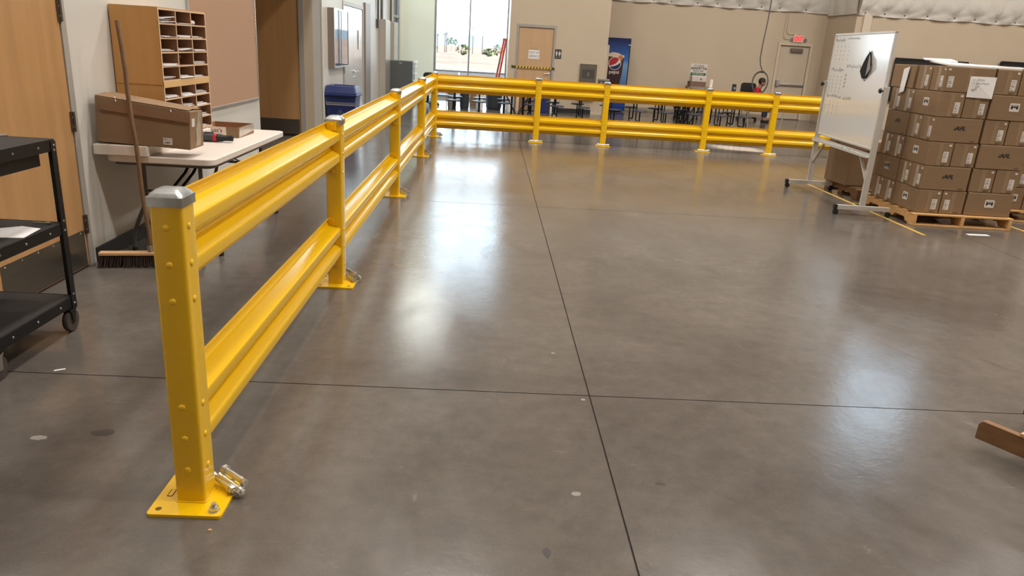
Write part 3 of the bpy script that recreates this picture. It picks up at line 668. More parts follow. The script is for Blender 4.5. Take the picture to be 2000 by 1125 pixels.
# ------------------------------------------------------------------ folding table with its load
tb = thing('folding_table', 'white plastic folding table against the left wall behind the guardrail', 'table', (-2.26, 6.06, 0))
TW, TL = .74, 1.84
MB().prism(rrect(TW, TL, .07, 5), (0, 0, .693), (1, 0, 0), (0, 1, 0), (0, 0, 1), .047).build('table_top', WPLAST, tb, bevel=.007, seg=3, smooth=40)
MB().prism(rrect(TW-.06, TL-.1, .05, 4), (0, 0, .668), (1, 0, 0), (0, 1, 0), (0, 0, 1), .026).build('underside_frame', GREYLEG, tb)
for sy_ in (-1, 1):
    yb = sy_*.72
    for sx_ in (-1, 1):
        lg = MB().tube([(sx_*.2, yb, .675), (sx_*.2, yb, .42), (sx_*.215, yb, .36), (sx_*.29, yb+sy_*.01, .19), (sx_*.31, yb+sy_*.012, .13), (sx_*.315, yb+sy_*.012, .02)], .0145, 10).build('leg', GREYLEG, tb, smooth=50)
        MB().cyl((sx_*.315, yb+sy_*.012, 0), (sx_*.315, yb+sy_*.012, .035), .018, n=10).build('foot_cap', BLACK, lg)
    MB().cyl((-.29, yb+sy_*.01, .19), (.29, yb+sy_*.01, .19), .011, n=8).cyl((-.2, yb, .46), (.2, yb, .46), .011, n=8).build('leg_crossbar', GREYLEG, tb, smooth=50)
    MB().bar((-.03, yb, .46), (-.03, yb-sy_*.3, .55), .022, .006).bar((-.03, yb-sy_*.3, .55), (-.03, yb-sy_*.52, .672), .022, .006).bar((.03, yb, .46), (.03, yb-sy_*.3, .55), .022, .006).bar((.03, yb-sy_*.3, .55), (.03, yb-sy_*.52, .672), .022, .006).build('folding_brace', BLKMET, tb)
sl = tag(MB().box(0, 0, 0, .36, 1.33, .072).build('plastic_slab', WPLAST, bevel=.006, seg=2, loc=(-2.685, 5.115, .74)), 'off white flat plastic slab on the folding table under the long box', 'slab')
# pigeonhole mail sorter
SX0, SX1, SYA, SYB, SZ = -2.69, -2.355, 5.545, 6.44, .815
so = thing('mail_sorter', 'honey veneer mail sorter of pigeonholes standing on the table by the wall', 'sorter', (SX0, SYA, SZ))
W_, D_, HT, TT = SX1-SX0, SYB-SYA, 1.713-SZ, .014
MB().box(0, 0, 0, W_, TT+.004, HT).build('side_panel', OAK2, so); MB().box(0, D_-TT, 0, W_, D_, HT).build('side_panel', PBOARD, so, label='dark lined far side panel')
MB().box(0, 0, HT, W_, D_, HT+.012).build('top_panel', OAK2, so); MB().box(0, TT, 0, .006, D_-TT, HT).build('back_panel', PBOARD, so)
MB().box(.0, -.002, .375, W_, TT, .381).build('joint_strip', mat('veneer_seam', (172, 118, 62), .5), so)
SPLIT = .375; rows_u = 5; rows_l = 4
zs = [SPLIT+.03+(HT-SPLIT-.03)*k/rows_u for k in range(rows_u+1)] + [.008+(SPLIT-.012-.008)*k/rows_l for k in range(rows_l+1)]
cols = [TT+(D_-2*TT)*k/3 for k in range(4)]
for z in zs: MB().box(.006, TT, z-.005, W_-.002, D_-TT, z+.005).build('shelf', PBOARD, so, label='thin pigeonhole shelf')
for z in zs: MB().box(W_-.002, TT*.2, z-.005, W_+.001, D_-TT*.2, z+.005).build('shelf_edge', EDGE, so)
for y in cols[1:3]:
    MB().box(.006, y-.005, .004, W_-.002, y+.005, HT).build('divider', PBOARD, so); MB().box(W_-.002, y-.005, .004, W_+.001, y+.005, HT).build('divider_edge', EDGE, so)
for y in (0, D_-TT): MB().box(W_-.002, y, 0, W_+.0012, y+TT, HT).build('side_edge', EDGE, so)
MB().box(W_-.003, 0, SPLIT-.012, W_+.003, D_, SPLIT+.03).build('joint_rail', mat('plywood_edge', (204, 168, 112), .6), so)
MB().box(.006, TT, SPLIT-.012, W_-.003, D_-TT, SPLIT+.03).build('joint_shelf', PBOARD, so)
rnd = random.Random(11); zu = zs[:5]; zl = zs[6:10]
row_name = ['fifth', 'fourth', 'third', 'second', 'top', 'ninth', 'eighth', 'seventh', 'sixth']
for ri, z in enumerate(zu + zl):
    for ci in range(3):
        if (ri, ci) in ((1, 1), (4, 2)) or (ri in (5, 6) and ci < 2): continue
        n = 8 if (ri, ci) == (4, 0) else rnd.choice((2, 3, 3, 4))
        b = MB(); zz = z+.0055; ya, yb = cols[ci]+.012, cols[ci+1]-.012
        for k in range(n):
            x1 = W_ - rnd.uniform(-.012, .05); th = rnd.uniform(.002, .005); y0 = ya+rnd.uniform(0, .05); y1 = yb-rnd.uniform(0, .03)
            lift = rnd.uniform(0, .02) if (ri, ci) in ((4, 0), (2, 1)) else 0
            b.add([(.08, y0, zz), (x1, y0, zz), (x1, y1, zz+lift), (.08, y1, zz+lift), (.08, y0, zz+th), (x1, y0, zz+th), (x1, y1, zz+th+lift), (.08, y1, zz+th+lift)], [(3, 2, 1, 0), (4, 5, 6, 7), (0, 1, 5, 4), (1, 2, 6, 5), (2, 3, 7, 6), (3, 0, 4, 7)])
            zz += th+.0015
        st = b.build('paper_stack', PAPER, loc=(SX0, SYA, SZ))
        st['kind'] = 'thing'
        tag(st, '%s of papers in the mail sorter, %s row from the top, %s column' % ('rumpled heap' if n == 8 else 'thin stack', row_name[ri], ('left', 'middle', 'right')[ci]), 'papers', 'papers in the mail sorter')
dv = thing('black_device', 'black glossy handset lying in the middle pigeonhole of the mail sorter', 'device', (SX0+.2, SYA+cols[1]+.07, SZ+zs[1]+.006))
MB().box(-.06, -.05, 0, .1, .045, .022).build('lower_body', mat('glossy_black_plastic', (16, 16, 18), .18), dv, bevel=.006); MB().box(-.05, -.055, .045, .115, .035, .078).box(-.04, -.02, .02, .0, .02, .05).build('upper_body', mat('glossy_black_plastic', (16, 16, 18), .18), dv, bevel=.007)
rl = tag(MB().lathe([(.012, -.04), (.017, -.038), (.017, .038), (.012, .04)], n=14, axis=(0, 1, 0)).build('paper_roll', PAPER, smooth=40, loc=(SX0+.3, SYA+cols[2]+.09, SZ+zs[4]+.0225)), 'small white roll in the top right pigeonhole of the mail sorter', 'roll')
# long cardboard box leaning on the slab
lb = thing('long_cardboard_box', 'long scuffed brown cardboard box on the table, in front of the mail sorter', 'box', (-2.315, 5.135, .8135))
LX0, LX1, LD = -.345, .278, .245
b = MB().add([(LX0, 0, 0), (LX1, 0, 0), (LX1, LD, 0), (LX0, LD, 0), (LX0-.005, .01, .302), (LX1+.002, .012, .258), (LX1, LD-.01, .25), (LX0, LD-.01, .306)], [(3, 2, 1, 0), (0, 1, 5, 4), (1, 2, 6, 5), (2, 3, 7, 6), (3, 0, 4, 7), (4, 5, 6, 7)])
b.build('body', KRAFT2, lb, bevel=.004)
MB().add([(LX0-.004, .012, .304), (LX1-.01, .014, .262), (LX1-.02, LD*.55, .268), (LX0+.01, LD*.52, .318), (LX0-.004, .012, .307), (LX1-.01, .014, .265), (LX1-.02, LD*.55, .271), (LX0+.01, LD*.52, .321)], [(3, 2, 1, 0), (4, 5, 6, 7), (0, 1, 5, 4), (1, 2, 6, 5), (2, 3, 7, 6), (3, 0, 4, 7)]).build('top_flap', KRAFT2, lb)
MB().add([(LX0+.01, LD*.5, .309), (LX1-.02, LD*.48, .262), (LX1-.01, LD-.004, .26), (LX0-.006, LD-.004, .312), (LX0+.01, LD*.5, .312), (LX1-.02, LD*.48, .265), (LX1-.01, LD-.004, .263), (LX0-.006, LD-.004, .315)], [(3, 2, 1, 0), (4, 5, 6, 7), (0, 1, 5, 4), (1, 2, 6, 5), (2, 3, 7, 6), (3, 0, 4, 7)]).build('top_flap', KRAFT2, lb)
MB().add([(LX0+.03, -.0012, .215), (LX1-.004, -.0012, .182), (LX1-.002, .006, .235), (LX0+.02, .006, .262), (LX0+.03, .002, .215), (LX1-.004, .002, .182), (LX1-.002, .009, .235), (LX0+.02, .009, .262)], [(0, 1, 2, 3), (7, 6, 5, 4), (0, 3, 7, 4), (1, 5, 6, 2), (0, 4, 5, 1), (3, 2, 6, 7)]).build('tape_band', mat('brown_tape_band', (132, 98, 72), .35, var=.04), lb)
plate('-y', (.128, -.0005, .045), .062, .047, WHITE, lb, 'address_label', .0012)
strokes('-y', (.128, -.0018, .045), [[(-.024, .014), (-.004, .014)]] + scribble(-.022, -.016, .034, .014, 6, random.Random(4)), BLKINK, lb, 'label_print', .0028)
ex_, ey_, ez_ = (0, 1, 0), (0, 0, 1), (1, 0, 0)
MB().prism([(.10, .012), (.118, .05), (.108, .12), (.135, .175), (.15, .245), (.205, .24), (.195, .1), (.178, .015)], (LX1-.001, 0, 0), ex_, ey_, ez_, .0035).build('loose_clear_tape', SHINE, lb)
plate('+x', (LX1-.0005, .06, .18), .05, .055, WHITE, lb, 'side_label', .003)
for (x, z) in ((LX0+.12, .29), (LX1-.14, .258)): MB().bar((x, .03, z+.016), (x+.02, .0, z-.012), .004, .002).build('torn_tape', PAPER, lb)
lb.rotation_euler = (0, math.radians(2.5), 0)
# shallow open tray box
tr_ = thing('open_tray_box', 'shallow open cardboard tray box on the table, taped at its right end', 'box', (-2.26, 6.51, .7405), -.02)
TX, TY, TH = .17, .19, .085
MB().box(-TX, -TY, 0, TX, TY, .004).build('bottom', KRAFTIN, tr_)
MB().box(-TX, TY-.004, .004, TX, TY, TH).build('back_wall', KRAFTIN, tr_); MB().box(-TX, -TY, .004, -TX+.004, TY-.004, TH).build('side_wall', KRAFTIN, tr_)
sr = MB().box(TX-.004, -TY, .004, TX, TY-.004, TH).build('side_wall', KRAFT2, tr_)
MB().prism([(-TY+.004, .006), (-TY+.02, .075), (-TY+.06, .084), (-TY+.14, .082), (TY-.1, .086), (TY-.01, .084), (TY-.02, .03), (-.02, .012)], (TX, 0, 0), ex_, ey_, ez_, .002).build('clear_tape', SHINE, sr)
fw_ = MB().box(-TX+.004, -TY, .004, TX-.004, -TY+.004, TH).build('front_wall', KRAFT2, tr_)
plate('-y', (-.045, -TY, .045), .22, .08, mat('white_paper_sheet', (232, 214, 202), .7), fw_, 'paper_sheet', .001)
text("Quat's", .05, '-y', (-.035, -TY-.0012, .055), BLKINK, fw_, 'handwriting', shear=.2)
# cordless tool lying on the table
tl = thing('cordless_tool', 'black and red cordless power tool lying on the table before the tray box', 'tool', (-2.19, 6.02, .7405), .05)
b = MB().lathe([(.018, -.1), (.030, -.095), (.032, -.04), (.030, -.005)], (0, 0, .034), 18, (1, 0, 0)); b.build('motor_housing', CHARC, tl, smooth=40)
MB().lathe([(.0325, -.005), (.0335, 0), (.0335, .016), (.0325, .02)], (0, 0, .034), 18, (1, 0, 0)).build('red_collar', RED, tl, smooth=40)
MB().lathe([(.031, .02), (.029, .06), (.024, .07), (.022, .13), (.024, .135), (.024, .142), (.014, .142), (.013, .12)], (0, 0, .034), 18, (1, 0, 0)).build('nozzle', BLACK, tl, smooth=40)
MB().lathe([(.036, -.145), (.042, -.13), (.042, -.1), (.034, -.09)], (0, 0, .043), 18, (1, 0, 0)).build('rear_cap', RED, tl, smooth=40)
MB().bar((-.06, .02, .03), (-.1, .14, .024), .036, .042).build('handle', CHARC, tl, bevel=.012); MB().box(-.16, .13, .003, -.06, .19, .055).build('battery', BLACK, tl, bevel=.006)
# push broom
br = thing('push_broom', 'push broom with worn wooden handle leaning against the long box, bristles on the floor', 'broom', (-2.3, 4.985, 0))
BA = Vector((.98, .19, 0)).normalized(); BN = Vector((-BA.y, BA.x, 0))
hb = MB(); hb.bar(-BA*.33+Vector((0, 0, .095)), BA*.33+Vector((0, 0, .095)), .06, .022); hb.build('head_block', PALEHANDLE, br, bevel=.004)
rnd = random.Random(9); b = MB()
for i in range(62):
    for j in range(4):
        u_ = -.32+.64*i/61; v_ = -.02+.0135*j
        top = BA*u_ + BN*v_ + Vector((0, 0, .086)); tip = BA*(u_*1.06+rnd.uniform(-.008, .008)) + BN*(v_*1.9+rnd.uniform(-.006, .006)) + Vector((0, 0, .001+rnd.uniform(0, .006)))
        b.cyl(top, tip, .0042, .0034, 4)
b.build('bristles', BRIST, br, kind='stuff')
b = MB(); p0 = Vector((0, 0, .1)); p1 = Vector((-.098, .058, 1.616)); pth = [p0.lerp(p1, k/10)+Vector((.004*math.sin(k*1.7), .0, 0)) for k in range(11)]
b.tube(pth, .0142, 10).build('handle', WOODH, br, smooth=50)
MB().bar((0, 0, .1), (-.004, .002, .15), .04, .03).build('handle_bracket', mat('bracket_steel', (150, 146, 140), .4, .8), br, bevel=.004)
# tackboard
tk = thing('tackboard', 'tan tackboard with aluminium frame on the wall behind the mail sorter', 'board', (-2.7, 7.9, 1.5))
KA, KB, KZ0, KZ1 = -.94, .965, -.63, .7
MB().box(0, KA, KZ0, .012, KB, KZ1).build('fabric_panel', CORK, tk)
for bx in ((0, KA-.02, KZ0-.02, .02, KA+.006, KZ1+.02), (0, KB-.006, KZ0-.02, .02, KB+.02, KZ1+.02), (0, KA, KZ0-.02, .02, KB, KZ0+.006), (0, KA, KZ1-.006, .02, KB, KZ1+.02)): MB().box(*bx).build('frame_bar', ALU, tk, bevel=.003)
rnd = random.Random(3)
for k in range(12):
    MB().lathe([(.0015, 0), (.004, .006), (.006, .012), (.002, .014)], (.012, KB-.03-rnd.uniform(0, .02), .43-.035*k), 8, (1, 0, 0)).build('push_pin', mat('clear_push_pin', (210, 200, 196), .3), tk)
MB().lathe([(.0015, 0), (.006, .006), (.004, .014)], (.012, KB-.13, .24), 8, (1, 0, 0)).build('push_pin', mat('clear_push_pin', (210, 200, 196), .3), tk)

# ------------------------------------------------------------------ rolling whiteboard
wb = thing('whiteboard', 'white rolling whiteboard with handwriting standing beside the pallet of cartons', 'whiteboard', (4.36, 9.03, 0), -.06)
bd = MB().box(-.012, -.815, .76, .012, .815, 1.985).build('board_panel', WPANEL, wb)
for bx in ((-.017, -.84, .74, .017, -.813, 2.008), (-.017, .813, .74, .017, .84, 2.008), (-.017, -.84, 1.983, .017, .84, 2.008), (-.017, -.84, .738, .017, .84, .763)): MB().box(*bx).build('frame_bar', mat('white_frame_aluminium', (214, 212, 208), .35, .3), bd, bevel=.004)
for s_ in (-1, 1):
    y = s_*.862
    up = MB().box(-.032, y-.017, .1, .032, y+.017, 1.43).build('upright', WFRAME, wb, bevel=.003)
    MB().lathe([(.008, 0), (.008, .018), (.026, .022), (.028, .034), (.02, .044)], (-.032, y, 1.385), 14, (-1, 0, 0)).build('pivot_knob', BLACK, up, smooth=40)
    MB().box(-.02, min(y, y-s_*.05), 1.36, .02, max(y, y-s_*.05), 1.41).build('pivot_bracket', WFRAME, up)
    for z in (.6, .32, .36, .64): MB().lathe([(.005, 0), (.005, .002)], (-.032, y, z), 8, (-1, 0, 0)).build('bolt_head', ZINC, up)
    ft = MB().box(-.315, y-.025, .062, .315, y+.025, .112).build('foot', WFRAME, wb, bevel=.003)
    for x in (-.3, .295):
        MB().box(x-.017, y-.026, .06, x+.017, y+.026, .113).build('end_cap', BLACK, ft) if x < 0 else None
        cs = MB().cyl((x, y, .05), (x, y, .064), .012, n=10).prism([(-.012, .055), (.02, .055), (.018, .02), (0, .02)], (x, y-.016, 0), (1, 0, 0), (0, 0, 1), (0, 1, 0), .032).build('caster', BLACK, ft)
        MB().lathe([(.012, -.022), (.028, -.02), (.03, -.006), (.024, -.004), (.024, .004), (.03, .006), (.028, .02), (.012, .022)], (x+.012, y, .03), 16, (0, 1, 0)).build('caster_wheel', BLACK, cs, smooth=40)
    MB().bar((-.0, y-s_*.01, .37), (-.0, y-s_*.3, .655), .026, .03, up=(1, 0, 0)).build('brace', WFRAME, wb, bevel=.002)
MB().box(-.07, -.845, .652, .03, .845, .662).box(-.07, -.845, .662, -.064, .845, .682).box(.024, -.845, .662, .03, .845, .69).build('marker_tray', mat('white_frame_aluminium', (214, 212, 208), .35, .3), wb, bevel=.002)
rnd = random.Random(21); L1 = scribble(-.80, 1.905, .31, .05, 9, rnd) + scribble(-.42, 1.93, .36, .03, 11, rnd) + [[(-.8, 1.955), (-.77, 1.985)]]
for r_ in range(4):
    for c_ in range(4): L1 += [[(-.70+c_*.12, 1.86-.05*r_), (-.69+c_*.12, 1.84-.05*r_)]]
L2 = scribble(-.77, 1.545, .42, .055, 13, rnd) + scribble(-.30, 1.60, .44, .05, 9, rnd)
for r_ in range(5):
    for c_ in range(4): L2 += [[(-.77+c_*.12, 1.50-.045*r_), (-.755+c_*.12, 1.478-.045*r_)]] + ([[(-.30, 1.5-.045*r_), (-.27, 1.53-.045*r_)], [(-.27, 1.5-.045*r_), (-.25, 1.53-.045*r_)]] if r_ < 4 else [])
L3 = scribble(-.76, 1.225, .46, .055, 12, rnd) + scribble(-.24, 1.215, .24, .06, 5, rnd)
for r_ in range(4):
    for c_ in range(4): L3 += [[(-.77+c_*.13, 1.19-.045*r_), (-.755+c_*.13, 1.168-.045*r_)]]
for k, LL in enumerate((L1, L2, L3)):
    strokes('-x', (-.0125, 0, 0), LL, MARK, bd, 'handwriting', .0055, .0008)
# dark folded cloth stuck on the board
cl = thing('black_cloth', 'black diamond shaped cloth with a grey fold hanging on the whiteboard', 'cloth', (4.36, 9.03, 0), -.06)
CB = mat('black_felt', (20, 20, 22), .85)
P = [(.315, 1.79), (.345, 1.775), (.40, 1.66), (.345, 1.51), (.30, 1.497), (.235, 1.495), (.145, 1.575), (.2, 1.67), (.25, 1.735)]
MB().prism([P[k] for k in range(len(P)-1, -1, -1)], (-.018, 0, 0), (0, -1, 0), (0, 0, 1), (-1, 0, 0), .012).build('cloth_body', CB, cl, bevel=.003)
MB().add([(-.031, -.33, 1.77), (-.05, -.415, 1.705), (-.05, -.455, 1.60), (-.032, -.33, 1.52), (-.028, -.33, 1.77), (-.045, -.415, 1.705), (-.045, -.455, 1.60), (-.028, -.33, 1.52)], [(0, 1, 2, 3), (7, 6, 5, 4), (0, 4, 5, 1), (1, 5, 6, 2), (2, 6, 7, 3), (3, 7, 4, 0)]).build('grey_fold', mat('grey_felt_fold', (150, 146, 140), .8), cl)
MB().bar((-.02, -.29, 1.80), (-.03, -.325, 1.76), .006, .006).bar((-.02, -.36, 1.80), (-.03, -.33, 1.76), .006, .006).bar((-.02, -.30, 1.47), (-.03, -.29, 1.51), .006, .006).build('knot_ends', CB, cl)
for lb_, y, c_ in (('black capped white marker, leftmost on the whiteboard tray', -.15, BLACK), ('dark red marker lying mid tray on the whiteboard', -.36, mat('maroon_plastic', (120, 30, 50), .4)), ('white marker, rightmost on the whiteboard tray', -.53, mat('white_plastic', (226, 226, 222), .4))):
    mk = thing('marker_pen', lb_, 'marker', (4.36-.035+math.sin(.06)*y, 9.03+y*math.cos(.06), .6725), -.06, 'markers on the whiteboard tray')
    MB().lathe([(.008, -.055), (.0095, -.05), (.0095, .02), (.008, .022)], n=12, axis=(0, 1, 0)).build('barrel', mat('white_plastic', (226, 226, 222), .4) if c_ is not CB else c_, mk, smooth=40)
    MB().lathe([(.0098, .022), (.0098, .06), (.006, .066)], n=12, axis=(0, 1, 0)).build('cap', c_, mk, smooth=40)

# ------------------------------------------------------------------ pallets and cartons
def make_pallet(name, label, loc, rz, wd, dp, m, group):
    r = thing(name, label, 'pallet', loc, rz, group); rnd = random.Random(int(loc[0]*100))
    for x in (0, wd/2-.02, wd-.04):
        pts = [(0, .018), (.16, .018), (.20, .06), (.40, .06), (.44, .018), (dp-.44, .018), (dp-.40, .06), (dp-.2, .06), (dp-.16, .018), (dp, .018), (dp, .118), (0, .118)]
        MB().prism(pts, (x, 0, 0), (0, 1, 0), (0, 0, 1), (1, 0, 0), .04).build('stringer', m, r, bevel=.002)
    nb = 7
    for k in range(nb):
        y = (dp-.1)*k/(nb-1); MB().box(-.005, y, .118, wd+.005, y+.095+rnd.uniform(-.01, .004), .136+rnd.uniform(-.002, .003)).build('deck_board', m, r, bevel=.002)
    for k in range(3):
        y = (dp-.11)*k/2; MB().box(-.002, y, .001, wd+.002, y+.11, .018).build('bottom_board', m, r, bevel=.002)
    return r
OX, OY, RZ = 4.713, 7.81, -.02
def W(u, v): return (OX+u*math.cos(RZ)-v*math.sin(RZ), OY+u*math.sin(RZ)+v*math.cos(RZ))
def denali(face, at, parent):
    ex, ey, ez = [Vector(a) for a in AX[face]]; at = Vector(at)
    s_ = plate(face, at, .105, .085, WHITE, parent, 'logo_sticker', .0012, .012)
    a1 = at + ez*.0012
    MB().prism([(-.038, .026), (.038, .026), (.038, -.012), (.026, -.022), (.012, .002), (.003, -.010), (-.008, .004), (-.022, -.016), (-.038, -.024)], a1, ex, ey, ez, .0006).build('logo_print', BLKINK, s_)
    me = text('DENALI', .0165, face, a1+ez*.0008+ey*.0165, WHITE, None, sx=1.05, bold=.0006); me.parent = s_
    return s_
def afl(face, at, parent):
    ex, ey, ez = [Vector(a) for a in AX[face]]; at = Vector(at)
    text('AFL', .058, face, at+ex*.012, BLKINK, parent, 'printed_lettering', shear=.25, sx=1.15, bold=.0022)
    MB().prism([(-.06, -.018), (-.048, -.018), (-.034, .004), (-.044, .004)], at, ex, ey, ez, .0006).prism([(-.038, .012), (-.046, .012), (-.05, .004), (-.02, .019), (-.028, .021)], at, ex, ey, ez, .0006).build('printed_mark', BLKINK, parent)
def small_print(face, at, parent, rnd):
    b_ = strokes(face, at, [[(-.03, .004), (-.012, .004)], [(-.004, .006), (.012, .006)], [(.02, .003), (.034, .003)], [(-.02, -.006), (.02, -.006)]], BLKINK, parent, 'fine_print', .004, .0006)
def ship_label(face, at, parent, k):
    s_ = plate(face, at, .058, .112, WHITE, parent, 'shipping_label', .0012)
    rnd = random.Random(k); ls = []
    for j, y in enumerate((.04, .022, .006, -.004, -.014, -.034, -.046)):
        x0 = -.022; n_ = 4 if j in (3, 4) else 2
        ls.append([(x0, y), (x0+rnd.uniform(.012, .04), y)])
    ez = Vector(AX[face][2]); strokes(face, Vector(at)+ez*.0012, ls, BLKINK, s_, 'label_print', .0035, .0005)
def carton(label, u, v, wd, dp, z, front=None, left=None, grp='brown cartons on the pallet', jit=0., h=.254, base=W, m=KRAFT, rz=None):
    x, y = base(u, v); r = thing('carton', label, 'box', (x, y, z), RZ if rz is None else rz, grp)
    rnd = random.Random(int(u*977+v*613+z*311))
    g = .0025
    MB().box(g, g, .001, wd-g, dp-g, h).build('body', m, r, bevel=.006, seg=2)
    for f, kind in (('-y', front), ('-x', left)):
        if not kind: continue
        L = wd if f == '-y' else dp
        def at(a, zz):   # a measured from the face's left edge as seen
            return (a, g-.0002, zz) if f == '-y' else (g-.0002, L-a, zz)
        if kind[0] == 'end':
            plate(f, at(L/2, h*.5), .05, h-.02, SHINE if (f == '-x' and z < .7) else TAPE, r, 'clear_tape', .0008)
            ship_label(f, at(L*kind[1], h*.40), r, int(u*100+z*37))
            plate(f, at(L*kind[2], h*.88), .026, .02, WHITE, r, 'corner_label', .0012); 
            small_print(f, at(L*.72, h*.07), r, rnd)
        elif kind[0] == 'afl': afl(f, at(L*.53, h*.58), r); small_print(f, at(L*.86, h*.09), r, rnd)
        elif kind[0] == 'aflsticker':
            plate(f, at(L*.5, h*.55), .11, .085, mat('grey_sticker', (176, 170, 164), .5), r, 'grey_sticker', .0012); ez = Vector(AX[f][2]); afl(f, Vector(at(L*.5, h*.57))+ez*.0013, r)
        elif kind[0] == 'logo': denali(f, at(L*.5, h*.55), r)
    return r
make_pallet('pallet', 'pale pine pallet under the tall stack of labelled cartons', W(-.02, -.05)+(0,), RZ, 1.10, 1.2, PINE, 'shipping pallets')
E1, E2 = ('end', .74, .86), ('end', .26, .14)
ROW = ['bottom', 'second lowest', 'third lowest', 'third from top', 'second from top', 'top']
for k in range(6):
    z = .1385+.2575*k; rn = ROW[k]; j = random.Random(k).uniform(-.004, .004)
    if k % 2 == 0:
        carton('carton with mountain logo on its left side, corner of the %s row' % rn, 0+j, 0, .262, .52, z, E1, ('logo',))
        carton('labelled carton end, second from the corner, front of the %s row' % rn, .268+j, .004, .262, .52, z, E2 if k == 0 else E1)
        carton('long carton with %s, right front end of the %s row' % ('a mountain logo' if k != 2 else 'black lettering', rn), .545+j, -.004, .515, .262, z, ('afl',) if k == 2 else ('logo',))
        carton('taped carton end behind the corner carton, left of the %s row' % rn, 0, .527, .52, .258, z, None, E1)
        carton('rearmost taped carton end, left side of the %s row' % rn, .004, .79, .52, .258, z, None, E1)
    else:
        sh = .07 if k == 5 else 0
        carton('long corner carton of the %s row, %s' % (rn, 'paper taped on its front' if k == 5 else 'black lettering on its front'), 0+j, 0, .52, .25+sh*.2, z, ('afl',) if k != 5 else ('end', .12, .06), E1 if k != 5 else E1)
        carton('carton end next to the corner, left side of the %s row' % rn, .003, .262+sh*.3, .52, .262+sh*.2, z, None, E1)
        carton('long carton, rear of the left side of the %s row' % rn, 0, .535+sh, .262, .5, z, None, ('aflsticker',) if k == 1 else (('afl',) if k == 3 else ('plain',)))
        carton('labelled carton end right of the corner, %s row' % rn, .54+j, .002, .255, .52, z, E1)
        carton('rightmost labelled carton end on the front of the %s row' % rn, .80+j, .0, .255, .52, z, E1)
pa = thing('taped_paper', 'white handwritten sheet taped on the front of the top carton row', 'paper', W(.40, -.002)+(1.49,), RZ)
MB().add([(-.138, 0, -.105), (.128, -.012, -.11), (.136, 0, .108), (-.14, 0, .105), (-.138, -.001, -.105), (.128, -.013, -.11), (.136, -.001, .108), (-.14, -.001, .105)], [(0, 1, 2, 3), (7, 6, 5, 4), (0, 4, 5, 1), (1, 5, 6, 2), (2, 6, 7, 3), (3, 7, 4, 0)]).build('sheet', PAPER, pa)
rnd = random.Random(31)
strokes('-y', (0, -.0128, 0), [[(-.115, .072), (-.09, .072)], [(-.115, .038), (-.09, .038)], [(-.115, .006), (-.1, .006)]] + scribble(-.075, .064, .085, .02, 7, rnd) + scribble(-.075, .03, .14, .018, 10, rnd) + scribble(-.08, -.002, .05, .016, 4, rnd) + scribble(-.11, -.04, .06, .028, 4, rnd), mat('grey_pen', (70, 68, 70), .7), pa, 'handwriting', .0032, .0008)
pb = thing('taped_paper', 'white sheet hanging on the left side of the top carton row, near the whiteboard', 'paper', W(-.002, .79)+(1.51,), RZ)
MB().add([(0, .07, .12), (-.012, -.075, .148), (-.02, -.06, -.125), (-.005, .065, -.15), (-.001, .07, .12), (-.013, -.075, .148), (-.021, -.06, -.125), (-.006, .065, -.15)], [(0, 1, 2, 3), (7, 6, 5, 4), (0, 4, 5, 1), (1, 5, 6, 2), (2, 6, 7, 3), (3, 7, 4, 0)]).build('sheet', PAPER, pb)
b = MB(); rnd = random.Random(8)
def sheet(mb, pts, z, t_=.012):
    mb.add([(x, y, z+zz) for x, y, zz in pts] + [(x, y, z+zz+t_) for x, y, zz in pts], [(0, 1, 2, 3), (7, 6, 5, 4), (0, 4, 5, 1), (1, 5, 6, 2), (2, 6, 7, 3), (3, 7, 4, 0)])
ts = thing('top_sheet', 'crinkled white foam sheet lying on top of the carton stack', 'sheet', W(0, 0)+(1.6835,), RZ)
mb = MB(); sheet(mb, [(.04, .03, 0), (.80, .02, 0), (.84, .60, .0), (.10, .55, .035)], 0, .016); mb.build('sheet', PAPER, ts)
mb = MB(); sheet(mb, [(.55, .05, .017), (1.06, .01, .004), (1.08, .5, .02), (.6, .5, .022)], 0, .014); mb.build('loose_film', PAPER, ts)
mb = MB(); sheet(mb, [(.02, .5, .05), (.36, .46, .045), (.42, .7, .07), (.1, .7, .065)], 0, .01); mb.build('loose_film', PAPER, ts)
# second stack just visible at the right edge
def W2(u, v): return (6.02+u, 8.32+v)
make_pallet('pallet', 'darker pallet at the right edge under the second carton stack', (6.0, 8.27, 0), 0, 1.1, 1.2, PINE, 'shipping pallets')
for k in range(6):
    carton('shaded front carton of the right edge stack, %s row' % ROW[k], 0, 0, .26, .52, .1385+.2575*k, ('logo',) if k in (0, 3) else E1, None, 'cartons of the second stack', base=W2, rz=0)
    carton('shaded rear carton of the right edge stack, %s row' % ROW[k], 0, .527, .52, .26, .1385+.2575*k, None, None, 'cartons of the second stack', base=W2, rz=0)
    carton('outer carton of the right edge stack, %s row' % ROW[k], .265, 0, .26, .52, .1385+.2575*k, E1, None, 'cartons of the second stack', base=W2, rz=0)
# big carton behind the whiteboard
make_pallet('pallet', 'worn reddish pallet behind the whiteboard under a big carton', (4.735, 9.15, 0), .0, 1.0, .95, PINE2, 'shipping pallets')
bc = thing('big_carton', 'big plain brown carton behind the whiteboard on a worn pallet', 'box', (4.69, 9.42, .1385), .11)
MB().box(0, 0, 0, .62, .53, .50).build('body', KRAFT, bc, bevel=.008); MB().box(-.012, -.012, .45, .632, .542, .575).build('lid', KRAFT2, bc, bevel=.006)
plate('-x', (-.012, .33, .52), .08, .035, mat('brown_print', (120, 84, 58), .7), bc, 'printed_patch', .001)
